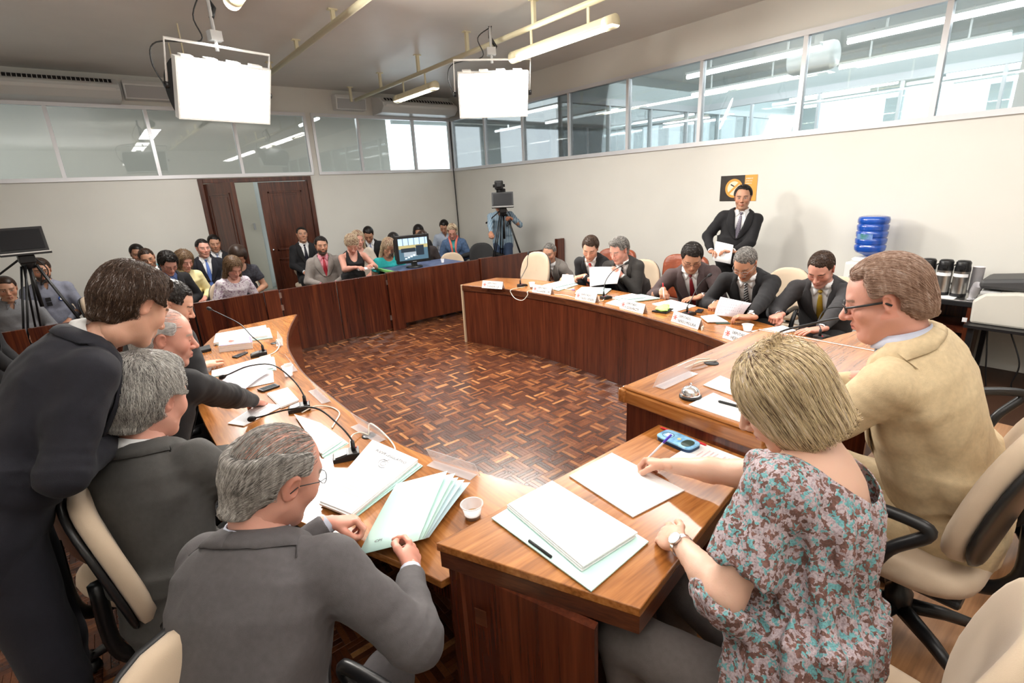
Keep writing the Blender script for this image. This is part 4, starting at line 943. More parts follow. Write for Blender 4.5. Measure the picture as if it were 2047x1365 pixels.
    def sleeves(s, off, r=(.062, .053, .040), end=None, only=None):
        for i, x in enumerate((1, -1)):
            s.cone(Nk+Rc@A3(x*.055, -.005, -.04), sh[i]+Rc@A3(x*-.01, 0, .012), .036+off, .047*w+off, k=.03)
            e = wr[i] if end is None else sh[i]+(el[i]-sh[i])*end
            if end is None or end > 1:
                m_ = el[i]+(wr[i]-el[i])*.5; s.cone(sh[i], el[i], r[0]*w+off, r[1]*w+off, k=.035).cone(el[i], m_, r[1]*w+off, (r[1]*.55+r[2]*.45)+off, k=.02)
                s.cone(m_, wr[i]-unit(wr[i]-el[i])*.012, (r[1]*.55+r[2]*.45)+off, r[2]+off-.004, k=.006)
            else: s.cone(sh[i], e, r[0]*w+off, r[0]*w*1.05+off, k=.035)
        return s
    def cutsleeve(s, back=.012, end=None):
        def f(P, d):
            for i in (0, 1):
                dr = unit(wr[i]-el[i]) if end is None else unit(el[i]-sh[i]); p0 = wr[i]-dr*back if end is None else sh[i]+dr*end*.29
                pr = (P-p0)@dr; rd = np.linalg.norm((P-p0)-np.outer(pr, dr), axis=1); d = np.where(rd < (.06 if end is None else .09), np.maximum(d, np.where((pr > -.03) & (pr < .09), pr, -9)), d)
            return d
        s.fn(f); return s
    def wrinkle(s, amp):
        def f(P, d):
            e = 0
            for i in (0, 1):
                for c_, rd in ((el[i], .10), (sh[i]+(el[i]-sh[i])*.25, .09)):
                    ax = unit(el[i]-sh[i]) if c_ is el[i] else unit(A3(0, .5, -1)); u = (P-c_)@ax; e = e+np.exp(-((P-c_)**2).sum(1)/rd**2)*np.sin(u*(150 if q == 3 else 110)+3*np.sin(P[:, 0]*22+seed)+2*np.sin(P[:, 2]*17))
            return d+amp*(.5*e+1.1*wob(P, 15, seed)+.45*wob(P*A3(1, 1, .6), 38, seed+2))
        s.fn(f); return s
    chestl = lambda V: (np.asarray(V)-Nk)@Rc
    if dress == 'suit':
        jm = top; sm = top2 or M['shirtw']
        J = torso(.014); sleeves(J, 0.004); cutsleeve(J, .022); wrinkle(J, wa)
        V, F = J.mesh(vx); c_ = chestl(V[F].mean(1)); wv_ = np.interp(c_[:, 2], [-.33*L, -.25*L, -.05, .0], [.0, .034, .082, .09])
        kill = ((c_[:, 1] > .0) & (c_[:, 1] < .17+.05*fat) & (np.abs(c_[:, 0]) < wv_) & (c_[:, 2] > -.34*L)) | ((c_[:, 2] > -.012) & (np.abs(c_[:, 0]) < .09) & (np.abs(c_[:, 1]) < .13))
        link_mesh('jacket', *tidy(V, F[~kill]), jm, root)
        T = torso(0.001); Vs_, Fs_ = T.mesh(.012 if q > 1 else .018); link_mesh('shirt', Vs_, Fs_, sm, root)
        for i in (0, 1):                                                 # shirt cuffs
            dr = unit(wr[i]-el[i]); p0 = wr[i]-dr*.06; mb = MB().tube([tuple(p0), tuple(wr[i]-dr*.006)], [.034*(1+.08*fat), .0325*(1+.08*fat)], 14, cap=False); mb.tube([tuple(wr[i]-dr*.0065), tuple(wr[i]-dr*.03)], [.031, .030], 14, cap=False)
            mb.build('cuff', sm, root, loc=(0, 0, 0))
        Jt = torso(.017); sleeves(Jt, .004)
        inn = [(0, -.074, .022), (.045, -.062, .018), (.072, -.01, .0), (.066, .045, -.035), (.056, .08, -.075), (.040, .1, -.16*L), (.018, .11, -.25*L), (.002, .11, -.34*L)]
        out = [(0, -.10, -.025), (.060, -.088, -.028), (.112, -.012, -.048), (.116, .05, -.080), (.118, .07, -.125*L), (.105, .09, -.19*L), (.06, .11, -.28*L), (.012, .115, -.35*L)]
        for x in (1, -1):
            I = [np.array(p) for p in smooth_curve([(x*a_, b_, c_) for a_, b_, c_ in inn], 4)]; O = [np.array(p) for p in smooth_curve([(x*a_, b_, c_) for a_, b_, c_ in out], 4)]
            G = np.array([[i_+(o_-i_)*t for t in (0, .25, .5, .75, 1)] for i_, o_ in zip(I, O)]).reshape(-1, 3); G = xf(G, Rc, Nk); G, g = snap(Jt, G, .0015, it=5); nn = len(I)
            lift = np.tile(np.array([.002, .006, .006, .005, .0]), nn); G = G+g*lift[:, None]
            Fg = grid_faces(nn, 5); link_mesh('lapel', G, Fg if x < 0 else Fg[:, ::-1], jm, root, solid=.003)
        St = torso(.002)
    else: St = None
    if dress in ('suit', 'shirt'):
        sm = (top2 or M['shirtw']) if dress == 'suit' else top
        # collar band and points
        ang = np.linspace(-158, 158, 25); dn = unit(C+Rh@A3(0, -.028, -.075)-Nk); Rn = frame(dn, Rc@A3(0, 1, 0)); hgt = .043
        lo = []; hi = []
        for t in ang:
            t_ = math.radians(t); fr = abs(t)/158; rx, ry = .066*hs+.006*fat, .064*hs+.008*fat
            c_, s_ = math.sin(t_), -math.cos(t_); lo.append(Nk+Rn@A3(rx*c_*1.10, ry*s_*1.12-.004, .0-.018*fr)); hi.append(Nk+Rn@A3(rx*c_, ry*s_-.002, hgt-.024*fr))
        mb = np.array([[h, h*.45+l*.55+unit((h+l)/2-Nk-Rn@A3(0, 0, .02))*.006, l+unit(l-Nk)*.010] for h, l in zip(hi, lo)]).reshape(-1, 3)
        link_mesh('collar', mb, grid_faces(25, 3), sm, root, solid=.003)
        Sx = torso(.002)
        for x in (1, -1):
            pts = A3(x*.012, .07, -.018), A3(x*.052, .055, -.012), A3(x*.050, .085, -.075), A3(x*.040, .085, -.07)
            G = np.array([[pts[0]+(pts[1]-pts[0])*u+((pts[3]+(pts[2]-pts[3])*u)-(pts[0]+(pts[1]-pts[0])*u))*v for v in (0, .5, 1)] for u in (0, .5, 1)]).reshape(-1, 3)
            G, g = snap(Sx, xf(G, Rc, Nk), .006, it=5); link_mesh('collar_point', G, grid_faces(3, 3), sm, root, solid=.003)
        if tie is not None:
            zs = np.linspace(-.035, -.44*L, 14); wd = np.interp(zs, [-.44*L, -.09, -.035], [.046, .018, .013])
            G = np.array([[(wd_*u, .12, z) for u in (-1, -.5, 0, .5, 1)] for z, wd_ in zip(zs, wd)]).reshape(-1, 3); G, g = snap(Sx, xf(G, Rc, Nk), .006, it=6); G = G+g*np.tile([0, .004, .006, .004, 0], 14)[:, None]
            to = link_mesh('tie', G, grid_faces(14, 5), tie, root, solid=.003)
            kp, _ = snap(Sx, xf([(0, .08, -.030)], Rc, Nk), .008, it=6); ko = MB().lathe([(0, -.017), (.011, -.015), (.0165, .006), (.016, .014), (0, .018)], n=10, R=Matrix(Rc.tolist())).build('tie_knot', tie, to, loc=tuple(kp[0]))
    if dress == 'shirt':
        J = torso(.010); sleeves(J, .0, r=(.058, .048, .036), end=top2 if isinstance(top2, float) else None); cutsleeve(J, .02, top2 if isinstance(top2, float) else None) if True else 0; wrinkle(J, wa*1.1)
        V, F = J.mesh(vx); c_ = chestl(V[F].mean(1)); kill = ((c_[:, 1] > .0) & (c_[:, 1] < .2) & (np.abs(c_[:, 0]) < np.interp(c_[:, 2], [-.09, -.0], [.0, .035])) & (c_[:, 2] > -.10)) | ((c_[:, 2] > -.004) & (np.abs(c_[:, 0]) < .075) & (np.abs(c_[:, 1]) < .15))
        link_mesh('shirt', *tidy(V, F[~kill]), top, root)
    if dress == 'blouse':
        # top2: 'none', 'short', 'cape' or 'long' sleeves; neckline = (width, front drop, back drop)
        nw, nf, nb = neckline or (.085, .07, .02); J = torso(.008)
        if top2 == 'long': sleeves(J, 0., r=(.056, .046, .036)); cutsleeve(J, .015)
        elif top2 == 'short': sleeves(J, .006, end=.6); cutsleeve(J, 0, .55)
        elif top2 == 'cape':
            for i, x in enumerate((1, -1)):
                if i == 0: J.cone(Nk+Rc@A3(x*.08, -.01, -.05), sh[i], .05, .055, k=.04); J.cone(sh[i], sh[i]+(el[i]-sh[i])*.6, .058, .066, k=.04); continue
                e = sh[i]+(el[i]-sh[i])*.86; J.cone(Nk+Rc@A3(x*.08, -.01, -.05), sh[i], .05, .06, k=.04); J.cone(sh[i], e+A3(0, 0, -.03), .062, .088, k=.05);
            J.loft(H, Rp, [(-.20, .20*w, .17, .15), (.0, .19*w, .16, .145), (.17*Lp, .165*w, .13, .12)], k=.07)
            def cc(P, d):
                for i in (0, 1):
                    dr = unit(el[i]-sh[i]); p0 = sh[i]+(el[i]-sh[i])*.72+dr*.012*np.sin(P[:, :1]*90)*0; pr = (P-p0)@dr; rd = np.linalg.norm((P-p0)-np.outer(pr, dr), axis=1); sg = (P-Nk)@Rc
                    pr = pr+.008*np.sin(sg[:, 0]*120); d = np.where((rd < .112) & (np.abs(sg[:, 0]) > .165*w), np.maximum(d, np.where((pr > -.05) & (pr < .085), pr, -9)), d)
                    q_ = P-sh[i]; h_ = np.clip(q_@(el[i]-sh[i])/((el[i]-sh[i])@(el[i]-sh[i])), 0, 1)
                return d
            J.fn(cc)
            def fold(P, d):
                s_ = (P-Nk)@Rc; th = np.arctan2(s_[:, 0], s_[:, 1]); return d+np.clip(-s_[:, 2]*5, 0, 1)*(.0065*np.sin(th*17+2*np.sin(s_[:, 2]*9))+.003*np.sin(th*41+s_[:, 2]*12))
            J.fn(fold)
        wrinkle(J, wa*1.2); V, F = J.mesh(vx); c_ = chestl(V[F].mean(1)); 
        lim = np.where(c_[:, 1] > 0, -nf, -nb); kill = (c_[:, 2] > lim*np.sqrt(np.clip(1-(c_[:, 0]/nw)**2, 0, 1))) & (np.abs(c_[:, 0]) < nw) & (np.abs(c_[:, 1]) < .2)
        if top2 == 'none': kill |= (np.abs(c_[:, 0]) > .135*w) & (c_[:, 2] > -.16)
        link_mesh('blouse', *tidy(V, F[~kill]), top, root, solid=.002)
    if legs:
        tm = trousers or (top if dress == 'suit' else cloth('trousers_dark', (.03, .03, .035))); T = SDF(); fz = 0.
        T.loft(H, Rp, [(-.12, .16*w, .12, .13), (.02, .165*w, .125, .125), (.12, .15*w, .11, .105)], k=.05)
        shoes = []
        for i, x in enumerate((1, -1)):
            hp = H+A3(x*.085, .02, -.05)
            if stand: kn = A3(x*.11, H[1]*.5+.03, .50); an = A3(x*.12, 0, .09)
            else:
                kn = A3(x*.13*w, H[1]+.42, H[2]-.03); an = A3(x*.14, H[1]+.44-.06, .10)
            T.cone(hp, kn, .092*w, .066*w, k=.04).cone(kn, an, .064*w, .050, k=.03); shoes.append(an)
        wrinkle(T, .003); V, F = T.mesh({3: .012, 2: .018, 1: .022}[q]); link_mesh('trousers', V, F, tm, root)
        for an in shoes:
            s = SDF(); s.cone(an+A3(0, -.03, -.055), an+A3(0, .16, -.062), .036, .034, k=.02, fl=((0, 0, 1), 1.25)).cone(an+A3(0, 0, -.03), an+A3(0, 0, .01), .042, .04, k=.02); s.plane(an+A3(0, 0, -.097), (0, 0, -1)); V, F = s.mesh(.012, box=(an-A3(.07, .1, .12), an+A3(.07, .22, .07))); link_mesh('shoe', V, F, M['black'], root)
    return root, dict(Nk=Nk, Rc=Rc, wr=wr, el=el, hfr=hfr, Rh=Rh, C=C, H=H, sh=sh, torso=torso)
# ---------------------------------------------------------------- things on the desks
def slab(name, quad, t, mt, label=None, cat=None, group=None, parent=None, bevel=0, bow=0):
    """thin solid from four top corners"""
    Q = [Vector(p) for p in quad]; n = (Q[1]-Q[0]).cross(Q[3]-Q[0]).normalized(); n = -n if n.z < 0 else n
    mb = MB(); k = 7 if bow else 2; v = []
    for i in range(k):
        for j in range(2):
            a = i/(k-1); p = (Q[0]*(1-a)+Q[1]*a) if j == 0 else (Q[3]*(1-a)+Q[2]*a); v.append(p+n*(bow*math.sin(math.pi*a)))
    m_ = len(v); v += [p-n*t for p in v]; f = []
    for i in range(k-1): a = 2*i; f += [(a, a+1, a+3, a+2), (m_+a, m_+a+2, m_+a+3, m_+a+1), (a, a+2, m_+a+2, m_+a), (a+1, m_+a+1, m_+a+3, a+3)]
    f += [(0, m_, m_+1, 1), (2*k-2, 2*k-1, m_+2*k-1, m_+2*k-2)]
    mb.add(v, f, 0, bool(bow)); o = mb.build(name, mt, parent, bevel=bevel, loc=None if parent is None else (0, 0, 0))
    if label: tag(o, label, cat, group)
    return o
INK = mat('ink', (.10, .10, .12), .6); RINK = mat('red_ink', (.62, .10, .08), .6); PINK = mat('faint_ink', (.45, .42, .47), .7)
def on_quad(quad, u, v, lift=.0008):
    Q = [Vector(p) for p in quad]; p = (Q[0]*(1-u)+Q[1]*u)*(1-v)+(Q[3]*(1-u)+Q[2]*u)*v; n = (Q[1]-Q[0]).cross(Q[3]-Q[0]).normalized(); n = -n if n.z < 0 else n
    return p+n*lift
def lines(quad, parent, rows, mt=PINK, u0=.1, u1=.9, v0=.12, v1=.9, name='printed_lines', seed=1, bow=0, lift=.0008):
    r = random.Random(seed); mb = MB(); k = 7 if bow else 2
    for i in range(rows):
        v = v0+(v1-v0)*i/rows; h = (v1-v0)/rows*.28; e = u1 if r.random() > .25 else u0+(u1-u0)*r.uniform(.3, .9); s = u0 if r.random() > .15 else u0+.1
        us = [s+(e-s)*a/(k-1) for a in range(k)]; P = [on_quad(quad, a, c, lift+bow*math.sin(math.pi*a)) for c in (v, v+h) for a in us]
        mb.add(P, [(a, a+1, k+a+1, k+a) for a in range(k-1)])
    return mb.build(name, mt, parent, loc=(0, 0, 0))
def text(s, size, mt, parent, M4, name='lettering', align='LEFT', squash=1):
    c = bpy.data.curves.new(name, 'FONT'); c.body = s; c.size = size; c.align_x = align; c.extrude = .0002; c.resolution_u = 2
    o = bpy.data.objects.new(name, c); me = bpy.data.meshes.new_from_object(o); bpy.data.objects.remove(o); me.materials.clear(); me.materials.append(mt)
    o = bpy.data.objects.new(name, me); COL.objects.link(o); o.parent = parent; o.matrix_local = M4 @ Matrix.Diagonal((squash, 1, 1, 1)); return o
def plane_frame(o, x, y):
    x = Vector(x).normalized(); z = x.cross(Vector(y)).normalized(); y = z.cross(x); m = Matrix((x, y, z)).transposed().to_4x4(); m.translation = Vector(o); return m
# microphones
def mic(label, base, neck, heading, sz=(.075, .12, .035), light=True):
    """gooseneck microphone: base centre, list of neck points ending at the head"""
    z0 = base[2]; t = thing('desk_microphone', label, 'microphone', base, heading, 'gooseneck microphones on the desks')
    w_, l_, h_ = sz
    MB().prism([(-l_/2, 0), (l_/2, 0), (l_/2, h_*.55), (-l_*.1, h_), (-l_/2, h_)], -w_/2, w_/2, R=Matrix(((0, 0, 1), (1, 0, 0), (0, 1, 0)))).build('base', M['black'], t, bevel=.004)
    MB().cbox((0, l_*.18, h_*.86), (w_*.8, l_*.45, .004), R=Matrix.Rotation(-math.atan2(h_*.45, l_*.6), 3, 'X')).build('switch_plate', mat('dark_steel', (.25, .25, .25), .35, metal=1), t)
    MB().lathe([(0, 0), (.005, 0), (.005, .004), (0, .005)], (w_*.3, -l_*.38, h_), 10).build('button', M['red'], t)
    Ri = Matrix.Rotation(-heading, 3, 'Z'); L_ = [Ri @ (Vector(p)-Vector(base)) for p in neck]
    P = smooth_curve([(0, -l_*.3, h_), (0, -l_*.3, h_+.05)]+L_, 6); P = [Vector(p) for p in P]
    MB().tube([P[0], P[0]+(P[6]-P[0])*.95], [.011, .009], 10).build('neck_socket', M['black'], t)
    MB().tube(P, .0042, 8).build('gooseneck', M['black'], t)
    d = (P[-1]-P[-2]).normalized(); e = P[-1]
    MB().tube([e-d*.005, e+d*.004, e+d*.018, e+d*.034, e+d*.044, e+d*.048], [.006, .011, .0145, .0145, .011, .003], 14).build('foam_head', M['blackm'], t)
    return t
H_ = math.radians
mic('microphone at the far end of the left desk in front of the bearded man', (.75, 4.23, .77), [(.74, 4.30, .92), (.70, 4.45, 1.0), (.62, 4.62, 1.06), (.56, 4.75, 1.10)], H_(80))
mic('microphone leaning over the papers by the bald man', (.665, 2.90, .77), [(.68, 2.98, .93), (.62, 3.14, 1.0), (.52, 3.3, .98), (.43, 3.42, .925), (.40, 3.46, .905)], H_(75))
mic('microphone behind the folder stack of the old man with glasses', (.66, 2.16, .77), [(.66, 2.2, .93), (.60, 2.30, 1.0), (.5, 2.42, .985), (.42, 2.54, .94), (.385, 2.6, .918)], H_(70))
mic('upright microphone beside the empty beige chair', (3.87, 4.72, .77), [(3.93, 4.76, .92), (4.01, 4.78, 1.0), (4.03, 4.79, 1.08), (4.05, 4.80, 1.13)], H_(-80))
mic('microphone beside the name plate of the grey haired reader', (3.985, 3.48, .77), [(4.0, 3.5, .95), (4.03, 3.44, 1.05), (4.07, 3.38, 1.10), (4.11, 3.34, 1.13)], H_(-90))
mic('microphone beside the green cloth on the right desk', (3.93, 2.46, .77), [(3.98, 2.47, .92), (4.08, 2.49, .99), (4.18, 2.5, 1.04), (4.25, 2.49, 1.07)], H_(-90))
mic('microphone of the man with the mustard tie', (3.93, 1.37, .77), [(3.96, 1.42, .89), (4.08, 1.43, .95), (4.2, 1.40, .955), (4.3, 1.37, .94)], H_(-95))
mic('long microphone reaching over the presiding table', (2.50, 1.12, 1.04), [(2.36, 1.05, 1.18), (2.20, .93, 1.29), (2.24, .84, 1.33), (2.34, .78, 1.345), (2.44, .745, 1.34)], H_(200))
# paper stacks and folders
def stack(label, mint, white, seed, tm=.012, tw=.012, rows=0, cat='papers'):
    t = thing('paper_stack', label, cat, tuple(sum(Vector(p)[i] for p in white)/4 for i in range(2))+(white[0][2]-tw-tm,)); o = t.location.copy(); sh = lambda q: [tuple(Vector(p)-o) for p in q]
    if mint:
        for k in range(2): slab('folder', [(p[0]+.004*k, p[1]-.005*k, p[2]-.005*k) for p in sh(mint)], .0035, M['mint'], parent=t)
    n = max(1, int(tw/.005))
    for k in range(n):
        j = rng.normal(0, .0025, 2); slab('sheet', [(p[0]+j[0], p[1]+j[1], p[2]-k*tw/n) for p in sh(white)], tw/n*.86, M['paper'], parent=t)
    if rows: lines(sh(white), t, rows, u0=.12, u1=.88, seed=seed)
    return t
Z3 = lambda q, z: [(a, b, z) for a, b in q]
stack('white papers over a mint folder at the far end of the left desk', Z3([(.62, 5.20), (1.035, 5.09), (.965, 4.70), (.55, 4.83)], .78), Z3([(.60, 5.17), (1.02, 5.14), (.94, 4.73), (.53, 4.84)], .80), 1, .008, .018)
bk = Z3([(.57, 4.80), (.795, 4.70), (.765, 4.49), (.53, 4.59)], 0)
for k, (t_, z, lb) in enumerate(((.032, .802, 'thick white booklet at the bottom of its pile'), (.01, .8135, 'thin white booklet in the middle of its pile'), (.01, .825, 'booklet with a red crest and purple bands on its cover'))):
    b = slab('booklet', [(x+.002*k, y-.001*k, z) for x, y, _ in bk], t_, M['paper'], lb, 'booklet', bevel=.001)
    if k == 2:
        o = b.location; q = [(x+.002*k-o[0], y-.001*k-o[1], z-o[2]) for x, y, _ in bk]
        VIO = mat('violet_ink', (.20, .17, .5), .5); GR = mat('grey_print', (.35, .35, .36), .6)
        for nm, (u0, u1, v0, v1), mm in (('cover_band', (.93, 1, 0, 1), VIO), ('cover_band', (0, .9, .93, 1), VIO), ('cover_print', (.03, .17, .1, .85), GR)):
            MB().add([on_quad(q, a, c_) for a, c_ in ((u0, v0), (u1, v0), (u1, v1), (u0, v1))], [(0, 1, 2, 3)]).build(nm, mm, b, loc=(0, 0, 0))
        MB().add([on_quad(q, .38+.10*math.cos(a), .45+.28*math.sin(a)*(.75+.25*math.cos(3*a))) for a in np.linspace(0, 6.28, 13)[:-1]], [tuple(range(12))]).build('cover_crest', RINK, b, loc=(0, 0, 0))
stack('open papers on a mint folder under the hand of the bearded man', Z3([(.40, 4.10), (.825, 4.10), (.755, 3.76), (.375, 3.95)], .776), Z3([(.46, 4.07), (.815, 4.14), (.752, 3.79), (.42, 3.91)], .786), 2, .005, .007, 0)
pg = slab('paper_page', [(.27, 3.46, .79), (.60, 4.05, .80), (.717, 3.68, .797), (.49, 3.45, .79)], .001, mat('lilac_paper', (.72, .68, .74), .7), 'printed page turned over between the two men on the left desk', 'paper', bow=.012)
page_lines = lambda o, q, n, bow, t=.001, mm=PINK: [lines([tuple(Vector(p)-o.location) for p in q], o, n, mm, .08, .9, .1, .9, bow=bow, lift=l_) for l_ in (.0012, -t-.0012)]
page_lines(pg, [(.27, 3.46, .79), (.60, 4.05, .80), (.717, 3.68, .797), (.49, 3.45, .79)], 14, .012)
stack('loose white sheets beside the black phone on the left desk', None, Z3([(.55, 3.95), (.73, 3.73), (.675, 3.49), (.48, 3.52)], .776), 3, 0, .004)
stack('cream slips under the hand of the bald man', None, Z3([(.585, 3.29), (.71, 3.30), (.70, 3.03), (.59, 3.0)], .784), 4, 0, .012)
stack('lined printed sheets at the elbow of the bald man', None, Z3([(.31, 3.0), (.52, 3.18), (.615, 3.03), (.37, 2.90)], .777), 5, 0, .005, 8)
stack('white papers half hidden behind the head of the old man with glasses', Z3([(.62, 2.80), (.70, 2.57), (.72, 2.30), (.575, 2.24)], .776), Z3([(.62, 2.82), (.69, 2.60), (.708, 2.33), (.58, 2.26)], .788), 6, .006, .010)
pa = stack('thick papers headed PODER LEGISLATIVO on mint folders', Z3([(.437, 1.865), (.817, 2.205), (.884, 1.845), (.505, 1.69)], .781), Z3([(.431, 1.851), (.802, 2.188), (.876, 1.862), (.495, 1.682)], .80), 7, .011, .018)
o = pa.location; x0 = Vector((.802, 2.188, .8012))-o; xd = Vector((.876-.802, 1.862-2.188, 0)); yd = Vector((.802-.431, 2.188-1.851, 0))
f0 = plane_frame(x0-yd*.13+xd*.20, xd, yd)
text('PODER LEGISLATIVO', .023, INK, pa, f0)
mb = MB(); c0 = x0-yd*.25+xd*.5; ex, ey = xd.normalized(), yd.normalized()
for a0, a1, r_ in ((.6, 3.6, .03), (3.9, 5.6, .03), (0, 6.2, .016)): mb.tube([c0+ex*r_*math.cos(a)+ey*r_*math.sin(a) for a in np.linspace(a0, a1, 12)], .0009, 4)
mb.tube([c0+ey*.02, c0+ey*.045+ex*.02], .0009, 4).tube([c0+ey*.02, c0+ey*.045-ex*.02], .0009, 4); mb.build('crest', INK, pa, loc=(0, 0, 0))
W_ = [tuple(Vector(p)-o) for p in Z3([(.431, 1.851), (.802, 2.188), (.876, 1.862), (.495, 1.682)], .80)]; q_ = [on_quad(W_, u_, v_, .0004) for u_, v_ in ((.60, .04), (.60, .96), (.08, .94), (.08, .06))]; lines([tuple(p) for p in q_], pa, 9, mat('pale_ink', (.75, .78, .78), .7), .15, .85, .02, .8, seed=3)
for k, (a_, l_) in enumerate((([(.427, 1.449, .80), (.724, 1.768, .79), (.878, 1.603, .86), (.583, 1.306, .86)], 'uppermost mint folder held open by the old man with glasses'), ([(.444, 1.462, .795), (.736, 1.767, .786), (.904, 1.587, .845), (.603, 1.32, .845)], 'second mint folder in the fan held by the old man'),
        ([(.446, 1.466, .791), (.738, 1.772, .782), (.909, 1.574, .83), (.617, 1.335, .83)], 'third mint folder in the fan held by the old man'), ([(.447, 1.47, .787), (.74, 1.776, .779), (.93, 1.562, .815), (.632, 1.351, .815)], 'fourth pale blue folder in the fan held by the old man'), ([(.448, 1.475, .782), (.742, 1.782, .776), (.954, 1.557, .795), (.654, 1.372, .795)], 'lowest pale folder in the fan held by the old man'))):
    b = slab('folder', a_, .0018, M['mint'] if k < 3 else mat('pale_blue_card', (.60, .80, .86), .6), l_, 'folder', 'fan of folders in the old man\'s hands', bow=.004); o = b.location; q = [tuple(Vector(p)-o) for p in a_]
    if k in (0, 1, 3): MB().add([on_quad(q, a, c_, .003) for a, c_ in ((.35, .93), (.62, .93), (.62, .965), (.35, .965))], [(0, 1, 2, 3)]).build('clip', M['black'], b, loc=(0, 0, 0))
    if k == 0: text('CPI', .02, INK, b, plane_frame(on_quad(q, .10, .2, .0035), Vector(q[3])-Vector(q[0]), Vector(q[1])-Vector(q[0])))
# right desk papers
stack('folder and loose pages in front of the man with the bright red tie', Z3([(3.936, 4.159), (4.004, 4.499), (4.42, 4.571), (4.345, 4.244)], .782), Z3([(4.0, 4.28), (4.0, 4.49), (4.40, 4.53), (4.36, 4.29)], .794), 8, .007, .008)
slab('paper_page', [(4.20, 4.384, .80), (4.36, 4.518, .87), (4.40, 4.371, .87), (4.33, 4.28, .80)], .001, M['paper'], 'small page lifted by the man with the bright red tie', 'paper')
stack('thick mint folder under the raised page of the grey haired reader', Z3([(3.922, 3.876), (4.2, 4.05), (4.36, 3.735), (4.109, 3.605)], .787), Z3([(3.97, 3.90), (4.18, 4.01), (4.33, 3.80), (4.15, 3.72)], .80), 9, .012, .010)
pl = slab('paper_page', [(4.40, 4.10, .99), (4.62, 3.80, .985), (4.45, 3.72, .83), (4.18, 3.89, .82)], .0015, M['paper'], 'printed sheets held upright by the grey haired reader', 'paper', bow=.01)
page_lines(pl, [(4.40, 4.10, .99), (4.62, 3.80, .985), (4.45, 3.72, .83), (4.18, 3.89, .82)], 13, .01, .0015)
stack('mint folders with papers beside the green cloth', Z3([(4.003, 3.414), (4.331, 3.291), (4.301, 3.039), (3.982, 3.167)], .785), Z3([(4.024, 3.40), (4.25, 3.36), (4.22, 3.15), (4.03, 3.22)], .797), 10, .010, .008)
stack('loose white sheet behind the fourth name plate', None, Z3([(3.81, 3.336), (3.991, 3.364), (3.984, 3.169), (3.775, 3.085)], .775), 11, 0, .004)
stack('sheets being signed by the man in the brown suit', None, Z3([(4.07, 2.967), (4.331, 2.929), (4.251, 2.598), (3.935, 2.616)], .777), 12, 0, .006, 9)
stack('white sheets on a dark folder below the turned page', None, Z3([(3.913, 2.34), (4.044, 2.285), (3.90, 2.08), (3.79, 2.198)], .785), 13, 0, .008)
slab('folder', Z3([(3.95, 2.31), (4.08, 2.28), (3.89, 2.05), (3.82, 2.13)], .7755), .004, mat('dark_green_card', (.03, .08, .07), .5), 'dark green folder under the sheets of the moustached man', 'folder')
pn = slab('paper_page', [(3.98, 2.249, .80), (4.10, 2.27, .935), (4.03, 1.96, .935), (4.02, 2.03, .80)], .0015, mat('lilac_paper', (.72, .68, .74), .7), 'printed page turned by the moustached man', 'paper', bow=.012)
page_lines(pn, [(3.98, 2.249, .80), (4.10, 2.27, .935), (4.03, 1.96, .935), (4.02, 2.03, .80)], 11, .012, .0015, mat('page_ink', (.3, .28, .33), .7))
stack('papers in front of the man with the mustard tie', None, Z3([(3.786, 1.824), (4.089, 1.721), (4.02, 1.591), (3.712, 1.669)], .778), 14, 0, .006, 6)
stack('small sheets at the near corner of the right desk', None, Z3([(3.769, 1.394), (3.915, 1.392), (3.916, 1.363), (3.777, 1.358)], .776), 15, 0, .004)
# phones, pads, cloths
def phone(label, quad, keys=False):
    o = slab('mobile_phone', quad, .011, M['black'], label, 'phone', bevel=.003); q = [tuple(Vector(p)-o.location) for p in quad]
    MB().add([on_quad(q, a, b) for a, b in ((.1, .12), (.9, .12), (.9, .88), (.1, .88))], [(0, 1, 2, 3)]).build('screen', mat('phone_glass', (.02, .022, .03), .08), o, loc=(0, 0, 0)); return o
phone('small black phone beside the booklet pile', Z3([(.577, 4.347), (.694, 4.423), (.702, 4.372), (.603, 4.289)], .781))
phone('long black phone between the papers on the left desk', Z3([(.553, 3.418), (.671, 3.45), (.685, 3.38), (.572, 3.356)], .783))
phone('black phone by the fist of the moustached man', Z3([(4.048, 2.478), (4.15, 2.512), (4.16, 2.456), (4.053, 2.415)], .782))
slab('pouch', Z3([(.40, 4.80), (.50, 4.84), (.49, 4.69), (.41, 4.68)], .795), .025, M['blackm'], 'black pouch at the far outer edge of the left desk', 'pouch', bevel=.006)
slab('wallet', Z3([(3.816, 2.779), (3.972, 2.77), (4.012, 2.677), (3.831, 2.63)], .784), .014, M['black'], 'black wallet under the green cloth', 'wallet', bevel=.003)
s = SDF(); s.ell((3.90, 2.72, .80), (.07, .06, .016), k=.02).ell((3.96, 2.74, .808), (.07, .035, .014), k=.02).ell((3.86, 2.68, .797), (.035, .04, .012), k=.02); s.fn(lambda P, d: d+.005*wob(P, 60, 3)); V, F = s.mesh(.006)
g = link_mesh('cleaning_cloth', V, F, mat('lime_cloth', (.42, .80, .22), .9)); tag(g, 'lime green cloth on the right desk', 'cloth')
